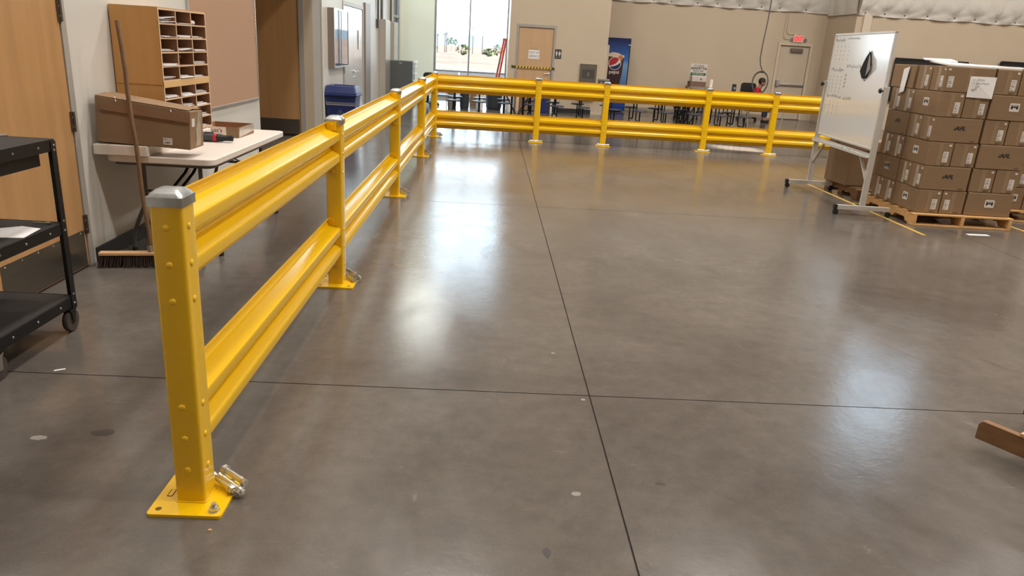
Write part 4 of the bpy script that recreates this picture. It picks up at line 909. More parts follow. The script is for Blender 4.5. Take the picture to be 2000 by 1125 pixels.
# broken pallet corner at the lower right
bp_ = thing('pallet', 'pallet corner poking in at the right edge, near the floor joint', 'pallet', (2.259, 2.884, 0), math.radians(-57.5), 'shipping pallets')
for y in (0, .48, .96): MB().prism([(0, .05), (.9, .05), (.9, .14), (.02, .14), (.012, .137), (0, .12)], (0, y, 0), (1, 0, 0), (0, 0, 1), (0, 1, 0), .036).build('stringer', PINE2, bp_, bevel=.002)
for x in (.165, .33, .5, .67, .8): MB().box(x, -.006, .14, x+.09, 1.0, .157).build('deck_board', PINE, bp_, bevel=.002)
for x in (.3, .78): MB().box(x, 0, .0, x+.1, .996, .05).build('bottom_board', PINE2, bp_, bevel=.002)
fl = thing('floor_card', 'flat white card lying on the floor before the carton pallet', 'card', (5.24, 7.45, 0), .05); MB().box(-.12, -.03, 0, .12, .03, .0015).build('sheet', PAPER, fl)

# ------------------------------------------------------------------ left wall fittings
gc = thing('display_case', 'shallow wall display case with glossy glass front above the recycling bin', 'case', (-2.7, 12.75, 1.1))
MB().box(0, 0, 0, .1, 1.24, .94).build('case_body', mat('taupe_case', (126, 112, 100), .5), gc, bevel=.004)
MB().box(.1, .02, .02, .104, 1.22, .92).build('glass_front', mat('dark_glass_front', (14, 16, 18), .03, spec=1.), gc)
for bx in ((.1, 0, 0, .112, .025, .94), (.1, 1.215, 0, .112, 1.24, .94), (.1, .025, 0, .112, 1.215, .022), (.1, .025, .918, .112, 1.215, .94), (.1, .61, .022, .11, .625, .918)): MB().box(*bx).build('case_frame', ALU, gc)
rb = thing('recycling_bin', 'navy blue recycling bin with hinged lid by the corner of the recess', 'bin', (-2.43, 12.66, 0))
b = MB().add([(-.22, -.17, 0), (.19, -.17, 0), (.19, .17, 0), (-.22, .17, 0), (-.265, -.24, .70), (.235, -.24, .70), (.235, .24, .70), (-.265, .24, .70)], [(3, 2, 1, 0), (0, 1, 5, 4), (1, 2, 6, 5), (2, 3, 7, 6), (3, 0, 4, 7), (4, 5, 6, 7)])
b.build('bin_body', NAVY, rb, bevel=.015)
MB().box(-.285, -.262, .675, .258, .262, .715).build('rim', NAVY, rb, bevel=.012)
MB().add([(-.275, -.255, .715), (.25, -.255, .715), (.25, .255, .715), (-.275, .255, .715), (-.245, -.2, .84), (.215, -.2, .84), (.215, .2, .84), (-.245, .2, .84)], [(3, 2, 1, 0), (0, 1, 5, 4), (1, 2, 6, 5), (2, 3, 7, 6), (3, 0, 4, 7), (4, 5, 6, 7)]).build('lid', NAVY, rb, bevel=.012)
MB().cyl((-.13, -.1, .845), (.2, -.1, .845), .012, n=8).build('lid_hinge', NAVY, rb)
MB().box(-.257, -.228, .55, .225, -.222, .62).build('liner_fold', mat('grey_bin_liner', (112, 112, 122), .3), rb)
MB().box(-.25, -.225, .53, .222, -.214, .545).build('liner_band', mat('pale_liner_band', (160, 156, 156), .4), rb)
RSY = mat('pale_symbol_print', (132, 140, 176), .6); b = MB()
for k in range(3):
    a = PI/2+k*2*PI/3
    for j in range(2):
        c = Vector((.03*math.cos(a), .03*math.sin(a))); b.tube([(-.02+c.x+.024*math.cos(t_*PI/3), -.215+.02*(.43-c.y)*0, .42+c.y+.024*math.sin(t_*PI/3)) for t_ in range(6)], .0028, 5, True) if j == 0 else None
b.build('recycling_symbol', RSY, rb)
el = [('electrical_panel', 'grey electrical panel on the left wall, nearer of the two', 18.43, .85, .93, 2.05), ('electrical_panel', 'grey electrical panel on the left wall, farther of the two', 20.0, .85, .93, 2.04)]
EP = mat('electrical_panel_grey', (170, 162, 152), .25, coat=.3)
for nm, lb_, y, l_, z0, z1 in el:
    p = thing(nm, lb_, 'panel', (-2.696, y, 0), group='electrical panels'); z0 = .25 if y < 19 else .3
    MB().box(0, 0, z0, .15, l_, z1).build('cabinet', EP, p, bevel=.004); MB().box(.15, .02, z0+.02, .158, l_-.02, z1-.02).build('panel_door', EP, p, bevel=.003)
    for dy in ((.03, .16) if y < 19 else (.1, .26)): MB().tube([(.05, dy, z1), (.05, dy, z1+.5), (.05, dy+.03, z1+2.5)], .022, 8).build('conduit', HINGE, p, smooth=50)
jb = thing('junction_box', 'small dark junction box with cable on the left wall before the panels', 'box', (-2.7, 18.0, 1.84))
MB().box(0, 0, 0, .06, .14, .19).build('box_body', mat('dark_box', (70, 70, 72), .5), jb, bevel=.006); MB().tube([(.035, .07, .19), (.035, .09, .35), (.04, .03, .6), (.03, .06, 1.4), (.03, .06, 2.5)], .011, 8).build('cable', BLKMET, jb, smooth=60)
MB().tube([(.03, .1, .19), (.03, .1, 2.6)], .018, 8).build('conduit', HINGE, jb, smooth=60)
cp = thing('office_copier', 'dark grey office copier with white paper trays in the far left corner', 'copier', (-2.35, 19.36, 0))
MB().box(-.27, 0, .04, .36, .62, 1.115).build('body', COPIER, cp, bevel=.01); MB().box(-.325, .02, .04, -.27, .6, 1.115).build('rear_cover', mat('darker_grey', (70, 74, 76), .5), cp, bevel=.01)
WT = mat('white_copier_plastic', (222, 226, 226), .35)
for z in (.62, .8, .98): MB().box(.36, .06, z, .43, .56, z+.03).build('paper_tray', WT, cp, bevel=.005)
MB().box(.36, .02, 1.07, .43, .6, 1.12).box(.36, .04, .05, .4, .58, .6).build('side_housing', WT, cp, bevel=.006)
plate('-y', (.06, 0, 1.06), .06, .018, mat('pale_print', (190, 194, 192), .5), cp, 'maker_mark', .001)
for x in (-.22, .3):
    for y in (.06, .56): MB().lathe([(.03, 0), (.03, .04)], (x, y, 0), 10).build('foot', BLACK, cp)

# ------------------------------------------------------------------ restroom block fittings
ps = thing('paper_sign', 'white paper sign hung on the tan restroom door', 'sign', (1.1, 20.318, 1.455))
MB().box(-.145, -.001, -.11, .145, 0, .11).build('sheet', PAPER, ps); MB().tube([(-.12, 0, .11), (0, 0, .17), (.12, 0, .11)], .002, 5).build('string', GREYPL, ps)
text('OUT OF', .072, '-y', (0, -.0016, .045), mat('purple_marker', (60, 50, 110), .7), ps, 'handwriting', shear=.1); text('SERVICE', .072, '-y', (0, -.0016, -.05), mat('purple_marker', (60, 50, 110), .7), ps, 'handwriting', shear=.1)
tp = thing('caution_tape', 'black and yellow caution tape stretched across the restroom door', 'tape', (1.1, 20.275, 1.12))
CT = mat('caution_tape_yellow', (230, 200, 60), .5); nseg = 24
MB().box(-.53, -.001, -.02, .53, .001, .02).build('tape_strip', CT, tp)
for k in range(13):
    x = -.5+k*.082; MB().prism([(x, -.02), (x+.035, -.02), (x+.055, .02), (x+.02, .02)], (0, -.001, 0), (1, 0, 0), (0, 0, 1), (0, -1, 0), .0008).build('black_stripe', BLKINK, tp)
for x in (-.54, .52): MB().add([(x-.04, -.006, .035), (x+.05, -.004, .025), (x+.05, -.004, -.03), (x-.03, -.006, -.02), (x-.04, .01, .035), (x+.05, .01, .025), (x+.05, .01, -.03), (x-.03, .01, -.02)], [(0, 1, 2, 3), (7, 6, 5, 4), (0, 4, 5, 1), (1, 5, 6, 2), (2, 6, 7, 3), (3, 7, 4, 0)]).build('tape_patch', mat('caution_patch', (70, 66, 30), .5), tp)
rs = thing('restroom_sign', 'black restroom sign with two white figures beside the tan door', 'sign', (1.735, 20.3, 1.5))
MB().prism(rrect(.17, .235, .012), (0, 0, 0), (1, 0, 0), (0, 0, 1), (0, -1, 0), .006).build('sign_plate', BLKINK, rs)
for x, sk in ((-.04, False), (.04, True)):
    b = MB(); b.prism([(.014*math.cos(2*PI*k/12)+x, .075+.014*math.sin(2*PI*k/12)) for k in range(12)], (0, -.006, 0), (1, 0, 0), (0, 0, 1), (0, -1, 0), .001)
    b.prism([(x-.022, .052), (x+.022, .052), (x+(.032 if sk else .02), -.012), (x+.012, -.012), (x+.011, -.06), (x-.011, -.06), (x-.012, -.012), (x-(.032 if sk else .02), -.012)], (0, -.006, 0), (1, 0, 0), (0, 0, 1), (0, -1, 0), .001)
    b.build('figure', WHITE, rs)
plate('-y', (0, -.006, .01), .004, .13, WHITE, rs, 'divider_line', .001)
text('RESTROOM', .024, '-y', (0, -.0066, -.088), WHITE, rs)
df = thing('drinking_fountain', 'grey steel drinking fountain with bottle filler panel on the restroom wall', 'fountain', (2.57, 20.3, 0))
SS = mat('fountain_steel', (132, 126, 118), .35, .8, var=.06, scale=10)
MB().box(-.22, -.06, .78, .22, 0, 1.3).build('filler_panel', SS, df, bevel=.006)
MB().box(-.16, -.063, .93, .16, -.058, 1.16).build('filler_recess', mat('dark_recess', (70, 66, 62), .5), df, bevel=.004)
MB().box(-.02, -.066, .98, -.008, -.06, 1.08).build('indicator', ALU, df); MB().box(.008, -.066, .98, .02, -.06, 1.08).build('indicator', ALU, df)
MB().prism([(0, .38), (-.1, .38), (-.42, .62), (-.44, .76), (-.06, .8), (0, .8)], (-.23, 0, 0), (0, 1, 0), (0, 0, 1), (1, 0, 0), .46).build('basin', SS, df, bevel=.01)
MB().tube([(0, -.2, .78), (0, -.2, .82), (0, -.24, .83)], .012, 8).build('spout', ZINC, df)
eb = thing('wall_cabinet', 'narrow beige electrical cabinet on the side of the restroom block by the vending machine', 'cabinet', (3.03, 20.55, .7))
MB().box(0, 0, 0, .085, .5, 1.11).build('cabinet_body', FB, eb, bevel=.006); MB().box(.085, .02, .02, .092, .48, 1.09).build('cabinet_door', FB, eb, bevel=.003)
ld = thing('stepladder', 'orange red folded stepladder leaning by the right edge of the big window', 'ladder', (0, 21.0, 0))
for y0 in (0, .09):
    for k, (xb, xt) in enumerate(((.01, .305), (.095, .362))):
        MB().bar((xb, y0+k*.02, .0), (xt, y0+k*.02, 1.78), .03, .045).build('side_rail', ORANGE, ld, bevel=.004) if y0 == 0 else None
for k in range(5):
    t_ = (k+.7)/5.6; MB().bar((.02+.29*t_, .02, 1.78*t_), (.02+.29*t_, .36, 1.78*t_), .07, .02).build('step', ALU, ld, bevel=.003)
MB().box(.27, -.02, 1.77, .39, .34, 1.82).build('top_cap', mat('grey_orange_cap', (190, 120, 90), .5), ld, bevel=.01)
for xb, xt in ((.01, .305), (.095, .362)): MB().bar((xb, .38, .0), (xt, .36, 1.78), .03, .045).build('side_rail', ORANGE, ld, bevel=.004)
MB().bar((.10, -.02, .5), (.235, -.02, 1.35), .012, .03).build('spreader_bar', mat('dark_spreader', (110, 110, 112), .5), ld)

# ------------------------------------------------------------------ vending machine with printed front
vm = thing('vending_machine', 'blue soda vending machine with a picture of a glass of cola', 'vending machine', (3.72, 21.75, 0))
MB().box(-.6, .04, .03, .18, .9, 2.03).build('cabinet', mat('dark_blue_cabinet', (22, 28, 56), .4), vm, bevel=.01)
PB = bpy.data.materials.new('blue_gradient_print'); PB.use_nodes = True; t = PB.node_tree; bs = t.nodes['Principled BSDF']; bs.inputs['Roughness'].default_value = .3
co = t.nodes.new('ShaderNodeTexCoord'); sp = t.nodes.new('ShaderNodeSeparateXYZ'); mr = t.nodes.new('ShaderNodeMapRange'); mr.inputs['From Max'].default_value = 2.0
r = t.nodes.new('ShaderNodeValToRGB'); e = r.color_ramp.elements; e[0].position = .2; e[0].color = lin((36, 66, 140)); e[1].position = .98; e[1].color = lin((24, 34, 88)); q = e.new(.72); q.color = lin((52, 104, 178)); q = e.new(.66); q.color = lin((110, 150, 190))
t.links.new(co.outputs['Object'], sp.inputs[0]); t.links.new(sp.outputs['Z'], mr.inputs[0]); t.links.new(mr.outputs[0], r.inputs[0]); t.links.new(r.outputs[0], bs.inputs['Base Color'])
fp = MB().box(-.6, .0, .03, .152, .04, 2.03).build('front_panel', PB, vm, bevel=.006)
MB().box(.154, .0, .03, .18, .04, 2.03).build('side_stile', mat('dark_blue_cabinet', (22, 28, 56), .4), vm, bevel=.004); MB().box(.12, -.004, 1.84, .18, 0, 1.865).build('coin_label', WHITE, vm)
COLA = mat('cola_print', (58, 30, 38), .35); FOAM = mat('foam_print', (214, 190, 170), .4)
MB().prism([(-.46, 1.53), (.02, 1.51), (.0, 1.05), (-.05, .75), (-.1, .4), (-.35, .4), (-.42, .9)], (0, 0, 0), (1, 0, 0), (0, 0, 1), (0, -1, 0), .001).build('printed_glass', COLA, fp)
MB().prism([(-.46, 1.52), (.02, 1.50), (.03, 1.56), (-.06, 1.58), (-.15, 1.62), (-.3, 1.64), (-.42, 1.6)], (0, -.001, 0), (1, 0, 0), (0, 0, 1), (0, -1, 0), .001).build('printed_foam', FOAM, fp)
MB().prism([(-.1, 1.46), (-.03, 1.42), (.0, 1.5), (-.06, 1.57), (-.14, 1.54)], (0, -.002, 0), (1, 0, 0), (0, 0, 1), (0, -1, 0), .001).build('printed_orange_glow', mat('amber_print', (190, 120, 60), .4), fp)
def disc_poly(pts, y, m, nm): MB().prism(pts, (-.225, y, 1.335), (1, 0, 0), (0, 0, 1), (0, -1, 0), .0008).build(nm, m, fp)
R_ = .165; circ = lambda r_, a, b_, n: [(r_*math.cos(a+(b_-a)*k/n), r_*math.sin(a+(b_-a)*k/n)) for k in range(n+1)]
disc_poly(circ(R_+.016, 0, 2*PI, 32)[:-1], -.003, WHITE, 'emblem_disc')
disc_poly(circ(R_, math.radians(48), math.radians(206), 18) + [(-.06, -.045), (.03, .0), (.075, .06)], -.004, mat('emblem_red', (176, 34, 48), .4), 'emblem_red')
disc_poly(circ(R_, math.radians(214), math.radians(374), 18) + [(.10, -.02), (.02, -.06), (-.06, -.085)], -.004, mat('emblem_blue', (26, 42, 96), .4), 'emblem_blue')
text('pepsi', .135, '-y', (-.225, -.004, 1.10), WHITE, fp, bold=.002, sx=1.05)

# ------------------------------------------------------------------ back wall fittings
xs_ = thing('exit_sign', 'lit red exit sign with emergency lamp heads above the exit door', 'sign', (9.01, 22.7, 2.325))
MB().box(-.155, -.05, -.1, .155, 0, .1).build('housing', mat('white_sign_housing', (226, 214, 204), .4), xs_, bevel=.006)
MB().box(-.135, -.053, -.085, .135, -.05, .085).build('face', mat('red_lit_face', (232, 176, 172), .5), xs_)
text('EXIT', .17, '-y', (0, -.054, 0), mat('bright_red_letters', (255, 30, 46), .5, emit=.8), xs_, sx=.78, bold=.004)
for s_ in (-1, 1):
    h_ = MB().bar((s_*.155, -.025, -.02), (s_*.19, -.025, -.02), .02, .02).build('lamp_arm', GREYPL, xs_)
    MB().lathe([(.03, 0), (.044, .03), (.044, .04)], (s_*.205, -.02, -.02), 14, (0, -1, 0)).build('lamp_head', GREYPL, h_, smooth=40)
cd = thing('conduit', 'pair of thin beige conduits bending down to the exit sign', 'conduit', (8.99, 22.68, 2.345))
MB().tube([(-.36, 0, .78), (-.36, 0, .2), (-.34, 0, .13), (-.28, 0, .1), (-.12, 0, .1)], .011, 8).build('upper_tube', FB, cd, smooth=60); MB().tube([(-.42, 0, .78), (-.44, 0, .1), (-.42, 0, 0), (-.36, 0, -.04), (-.25, 0, -.04)], .011, 8).build('lower_tube', FB, cd, smooth=60)
MB().bar((-.12, 0, .1), (-.04, 0, .1), .04, .06).build('fitting', FB, cd); MB().tube([(-.02, 0, .1), (.04, 0, .14)], .012, 8).build('fitting', FB, cd)
ss = thing('safety_sign', 'white and green safety scoreboard sign on the back wall', 'sign', (6.17, 22.7, 1.1))
MB().box(-.25, -.012, -.36, .25, 0, .355).build('sign_plate', WHITE, ss, bevel=.003)
text('ON THE JOB', .052, '-y', (.0, -.0126, .305), BLKINK, ss, bold=.001); text('SAFETY', .105, '-y', (0, -.0126, .225), BLKINK, ss, bold=.003); text('BEGINS HERE', .052, '-y', (0, -.0126, .15), BLKINK, ss, bold=.001)
for s_ in (-1, 1):
    MB().prism([(s_*.205-.045, .20), (s_*.205+.045, .20), (s_*.205, .275)], (0, -.012, 0), (1, 0, 0), (0, 0, 1), (0, -1, 0), .0008).build('warning_triangle', BLKINK, ss)
    MB().prism([(s_*.205-.008, .212), (s_*.205+.008, .212), (s_*.205+.005, .25), (s_*.205-.005, .25)], (0, -.0128, 0), (1, 0, 0), (0, 0, 1), (0, -1, 0), .0008).build('triangle_mark', WHITE, ss)
gp = MB().box(-.228, -.0135, -.33, .228, -.012, .1).build('green_panel', mat('sign_green', (28, 92, 58), .5), ss)
text('THIS DEPARTMENT', .042, '-y', (0, -.0142, .065), WHITE, gp, bold=.001); text('HAS WORKED', .042, '-y', (0, -.0142, .015), WHITE, gp, bold=.001)
ck = thing('counter_table', 'plain grey counter table along the back wall under the safety sign', 'table', (6.2, 22.2, 0))
MB().box(-.42, -.3, .785, .24, .3, .825).build('table_top', mat('grey_counter', (150, 142, 134), .5), ck, bevel=.004)
for x in (-.38, .2):
    for y in (-.26, .26): MB().box(x-.02, y-.02, 0, x+.02, y+.02, .785).build('leg', GREYLEG, ck)
bx = thing('carton', 'open brown carton with a white lid box on top, before the safety sign', 'box', (6.02, 22.12, .8255), .0)
MB().box(-.24, -.16, 0, .22, .16, .14).build('body', mat('reddish_cardboard', (128, 96, 78), .75), bx, bevel=.004)
wbx = thing('white_box', 'white boxed carton tilted on the brown carton before the safety sign', 'box', (6.02, 22.12, .968), .0)
MB().prism([(-.16, 0), (.16, 0), (.16, .14), (-.05, .17), (-.16, .12)], (-.2, 0, 0), (0, 1, 0), (0, 0, 1), (1, 0, 0), .42).build('body', mat('white_carton', (206, 192, 184), .6), wbx, bevel=.006)
MB().lathe([(.03, 0), (.03, .001)], (.06, -.16, .07), 14, (0, -1, 0)).build('round_mark', GREYPL, wbx)
for k, (x0, x1, z) in enumerate(((11.05, 13.1, 1.95), (14.0, 16.1, 2.03))):
    tv = thing('wall_screen', ('long black wall screen showing above the carton stack beside the whiteboard' if k == 0 else 'black wall screen with rounded corner at the right edge above the cartons'), 'screen', ((x0+x1)/2, 20.9, z), group='black wall screens')
    hw = (x1-x0)/2; MB().prism(rrect(2*hw, 1.16, .05 if k else .012), (0, -.06, -.58), (1, 0, 0), (0, 0, 1), (0, -1, 0), .06).build('bezel', BLKMET, tv, bevel=.006); MB().box(-hw+.04, -.124, -1.1, hw-.04, -.12, -.08).build('screen_glass', mat('dark_screen_glass', (34, 36, 40), .2), tv); MB().box(-.3, -.06, -.8, .3, 0, -.3).build('bracket', BLACK, tv)

# ------------------------------------------------------------------ hanging cable with loop
hc = thing('hanging_cable', 'grey cable hanging from the roof with a coiled loop at its end', 'cable', (6.4, 18.0, 0))
CG = mat('dark_grey_cable', (86, 82, 80), .55)
MB().tube([(-.03, 0, H), (-.03, 0, 3.4), (-.028, 0, 2.99), (-.036, 0, 2.54), (-.072, 0, 2.0), (-.078, 0, 1.7), (-.05, 0, 1.55), (.03, 0, 1.395)], .014, 8).build('cable', CG, hc, smooth=60)
for k, (dx, dz, ry) in enumerate(((0, 0, 0), (.012, -.008, .02), (-.01, .006, -.02))):
    MB().tube([(.005+dx+.185*math.cos(a)*(1+.08*math.sin(a)), ry, 1.145+dz+.255*math.sin(a)) for a in [2*PI*i/28 for i in range(28)]], .013, 8, True).build('coil', CG, hc, smooth=60)
MB().box(.0, -.03, 1.37, .06, .03, 1.42).build('cable_tie', BLACK, hc, bevel=.006)

# ------------------------------------------------------------------ cafeteria: tables with attached stools
NB = mat('navy_stool_plastic', (52, 58, 76), .4); BT = mat('black_tube', (26, 28, 34), .35, .4); LT = mat('laminate_table_top', (190, 184, 176), .4)
def stool(p, x, s_):
    """seat on a post with a foot arm"""
    yy = s_*.56
    st = MB().lathe([(.10, .418), (.15, .424), (.157, .436), (.15, .448), (.06, .446)], (x, yy, 0), 20).build('stool_seat', NB, p, smooth=50)
    q = MB().cyl((x, yy, .02), (x, yy, .42), .0155, n=8).build('stool_post', BT, st, smooth=50)
    MB().tube([(x, yy, .2), (x, s_*.22, .2), (x, s_*.17, .23), (x, s_*.16, .62)], .016, 8).build('stool_arm', BT, st, smooth=50)
    MB().lathe([(.03, 0), (.03, .012), (.015, .022)], (x, yy, 0), 10).build('stool_foot', BLACK, st)
    return st
def cafe_table(loc, rz, label, xs_st, L_=1.78):
    p = thing('cafeteria_table', label, 'table', loc, rz, 'folding cafeteria tables')
    for s_ in (-1, 1): MB().box(min(s_*.01, s_*L_), -.37, .715, max(s_*.01, s_*L_), .37, .745).build('table_top', LT, p, bevel=.006)
    MB().box(-1.72, -.2, .66, 1.72, -.16, .715).box(-1.72, .16, .66, 1.72, .2, .715).build('apron_rail', BT, p)
    for x in xs_st:
        for s_ in (-1, 1): stool(p, x, s_)
    for s_ in (-1, 1):
        for y in (-.2, .2):
            lg = MB().tube([(s_*.13, y, .66), (s_*.13, y, .03)], .018, 8).build('leg', BT, p, smooth=50); MB().lathe([(.02, -.014), (.034, -.014), (.034, .014), (.02, .014)], (s_*.13, y, .034), 14, (0, 1, 0)).build('caster_wheel', BLACK, lg, smooth=40)
            MB().bar((s_*.02, y, .08), (-s_*.3+s_*.02, y, .6), .022, .022).build('scissor_brace', BT, p)
    return p
cafe_table((.62, 17.02, 0), .0, 'long black framed cafeteria table with round stools, in front of the restroom door', [-1.42, -.86, -.30, .28, .85, 1.42], 2.03)
cafe_table((4.46, 17.02, 0), .02, 'long black framed cafeteria table with round stools, in front of the back wall', [-1.74, -1.17, -.59, .03, .64, 1.18])
cafe_table((2.9, 20.9, 0), .0, 'farther cafeteria table with stools, partly behind the others near the vending machine', [-.6, 0, .6, 1.2]).location = (5.2, 20.3, 0)
def tub(name, label, cat, x, y, r_, h, m, lid=False):
    t_ = thing(name, label, cat, (x, y, 0)); MB().lathe([(r_*.82, 0), (r_*.84, .02), (r_, h-.04), (r_*1.05, h-.035), (r_*1.05, h), (r_*.97, h), (r_*.9, .05)], n=24).build('tub_body', m, t_, smooth=40)
    MB().tube([(r_*1.02*math.cos(a), r_*1.02*math.sin(a), h-.06) for a in [2*PI*k/20 for k in range(20)]], .008, 6, True).build('rim_band', m, t_, smooth=60)
    if lid: MB().lathe([(r_*1.06, h), (r_*1.0, h+.03), (.05, h+.06)], n=24).build('lid', m, t_, smooth=40)
    return t_
DG = mat('dark_grey_bin', (44, 48, 54), .5)
tub('trash_bin', 'dark grey round trash bin left of the ladder, behind the first stools', 'bin', -.66, 19.66, .13, .62, DG); tub('trash_bin', 'grey round tub left of the dark trash bin behind the cafeteria stools', 'bin', -1.0, 19.75, .115, .5, GREYPL)
tub('trash_bin', 'widest dark trash bin behind the first cafeteria table', 'bin', .10, 20.02, .225, .7, DG)
WB_ = mat('white_bucket', (220, 222, 220), .35)
tub('white_bucket', 'white bucket standing beside the widest dark trash bin', 'bucket', -.27, 19.7, .10, .6, WB_); tub('white_bucket', 'white bucket below the stools before the restroom door', 'bucket', .52, 19.6, .10, .6, WB_)
cbx = thing('small_carton', 'small tan carton on the floor by the window behind the stools', 'box', (-.42, 21.3, 0)); MB().box(-.15, -.1, 0, .15, .1, .42).build('body', KRAFT, cbx, bevel=.005); MB().box(-.151, -.101, .3, .151, .101, .34).build('tape_band', TAPE, cbx)
nb = thing('recycling_bin', 'navy bin standing before the restroom wall behind the cafeteria table', 'bin', (1.34, 19.9, 0)); MB().add([(-.16, -.13, 0), (.16, -.13, 0), (.16, .13, 0), (-.16, .13, 0), (-.2, -.16, .6), (.2, -.16, .6), (.2, .16, .6), (-.2, .16, .6)], [(3, 2, 1, 0), (0, 1, 5, 4), (1, 2, 6, 5), (2, 3, 7, 6), (3, 0, 4, 7), (4, 5, 6, 7)]).build('bin_body', NAVY, nb, bevel=.012); MB().box(-.21, -.17, .6, .21, .17, .66).build('lid', NAVY, nb, bevel=.012)
gpn = thing('panel_stand', 'pale grey upright panel beside the navy bin at the restroom wall', 'panel', (1.67, 19.9, 0)); MB().box(-.09, -.12, 0, .09, .12, .66).build('panel_body', mat('pale_grey_panel', (196, 198, 200), .4), gpn, bevel=.01)
for z in (.28, .48): MB().lathe([(.02, 0), (.02, .01)], (.07, -.12, z), 10, (0, -1, 0)).build('round_knob', ALU, gpn)
tw = thing('tan_panel', 'narrow tan boards leaning by the restroom door behind the stools', 'board', (.78, 20.15, 0)); MB().bar((-.05, 0, 0), (-.03, .1, .8), .08, .03).build('board', EDGE, tw); MB().bar((.09, 0, 0), (.1, .1, .8), .09, .03).build('board', PBOARD, tw)
nd = thing('counter_dispenser', 'grey counter dispenser on the cafeteria table in front of the vending machine', 'dispenser', (2.56, 16.9, .7455)); nd.location = (2.58, 17.02, .7455)
nd.location = (2.52, 17.02, .7455)
MB().box(-.12, -.09, 0, .12, .09, .27).build('body', mat('dark_grey_dispenser', (82, 84, 82), .35, .4), nd, bevel=.01); MB().box(-.125, -.095, .27, .125, .095, .30).build('top_lid', GREYPL, nd, bevel=.008); MB().lathe([(.02, 0), (.02, .004)], (-.06, -.09, .22), 12, (0, -1, 0)).build('round_badge', ALU, nd)
rw = tag(MB().lathe([(.028, 0), (.033, .004), (.033, .42), (.028, .424)], n=18).build('paper_towel_roll', mat('cream_roll', (226, 212, 196), .7), smooth=40, loc=(4.965, 17.05, .7455)), 'upright cream roll standing on the cafeteria table by the safety sign', 'roll')
bk = thing('speaker', 'slim black speaker standing on the cafeteria table left of the seated person', 'speaker', (5.72, 17.1, .7455)); bk.location = (5.49, 17.03, .746)
MB().box(-.04, -.04, 0, .04, .04, .36).build('body', BLACK, bk, bevel=.012); MB().lathe([(.03, 0), (.024, .003)], (0, -.04, .27), 14, (0, -1, 0)).build('cone', GREYPL, bk)

# chairs and the seated person
def office_chair(label, loc, rz, bw=.46, top=1.02):
    c = thing('office_chair', label, 'chair', loc, rz)
    MB().prism(rrect(bw, .46, .08), (0, .0, .42), (1, 0, 0), (0, 1, 0), (0, 0, 1), .07).build('seat', BLACK, c, bevel=.02, smooth=40)
    MB().prism(rrect(bw, .5, .08), (0, .26, top-.25), (1, 0, 0), (0, 0, 1), (0, 1, 0), .05).build('backrest', BLACK, c, bevel=.015, smooth=40)
    MB().tube([(0, .15, .41), (0, .3, .43), (0, .33, .6), (0, .31, .75)], .022, 8).build('back_stem', BLKMET, c, smooth=50); MB().cyl((0, 0, .1), (0, 0, .42), .03, n=10).build('column', BLKMET, c, smooth=40)
    for k in range(5):
        a = 2*PI*k/5+.3; lg = MB().bar((0, 0, .1), (.29*math.cos(a), .29*math.sin(a), .075), .045, .03).build('base_arm', BLKMET, c)
        MB().lathe([(.016, -.02), (.032, -.018), (.032, .018), (.016, .02)], (.28*math.cos(a), .28*math.sin(a), .032), 12, (-math.sin(a), math.cos(a), 0)).build('caster_wheel', BLACK, lg)
    for s_ in (-1, 1): MB().tube([(s_*bw*.5, .18, .45), (s_*bw*.56, .18, .64), (s_*bw*.56, -.1, .65)], .016, 8).build('armrest', BLACK, c, smooth=50)
    return c
office_chair('black office chair behind the seated person in red at the back wall', (7.41, 21.42, 0), 0, .44, 1.03)
office_chair('black office chair beside the copier in the far left corner', (-1.65, 20.1, 0), math.radians(200), .42, .86)
wt = thing('wire_chair', 'thin framed dark chair by the window behind the guardrail corner', 'chair', (-1.16, 17.85, 0), .3)
MB().prism(rrect(.4, .4, .05), (0, 0, .43), (1, 0, 0), (0, 1, 0), (0, 0, 1), .02).build('seat', NB, wt, bevel=.006); MB().prism(rrect(.38, .24, .05), (0, .2, .72), (1, 0, 0), (0, 0, 1), (0, 1, 0), .02).build('backrest', NB, wt, bevel=.006)
for sx_ in (-1, 1):
    MB().tube([(sx_*.2, -.22, 0), (sx_*.18, -.17, .43)], .009, 7).build('leg', ZINC, wt); MB().tube([(sx_*.2, .24, 0), (sx_*.18, .18, .43), (sx_*.18, .21, .82)], .009, 7).build('leg', ZINC, wt)
wtb = thing('work_table', 'small dark topped work table with pale metal legs before the seated person', 'table', (7.0, 19.3, 0))
MB().box(-.5, -.28, .70, .62, .28, .73).build('table_top', BLKMET, wtb, bevel=.004); MB().box(-.44, -.22, .40, .3, .22, .415).build('lower_shelf', BLKMET, wtb)
for x in (-.45, .57):
    for y in (-.24, .24): MB().bar((x*.82, y, 0), (x, y, .7), .022, .022).build('leg', mat('pale_metal_leg', (190, 178, 160), .35, .5), wtb)
wp = tag(MB().add([(-.14, -.1, 0), (.12, -.12, 0), (.15, .1, .01), (-.1, .12, 0), (-.14, -.1, .004), (.12, -.12, .004), (.15, .1, .05), (-.1, .12, .06)], [(3, 2, 1, 0), (4, 5, 6, 7), (0, 1, 5, 4), (1, 2, 6, 5), (2, 3, 7, 6), (3, 0, 4, 7)]).build('paper_bundle', PAPER, loc=(6.75, 19.3, .731)), 'white papers on the work table before the person in red', 'papers')

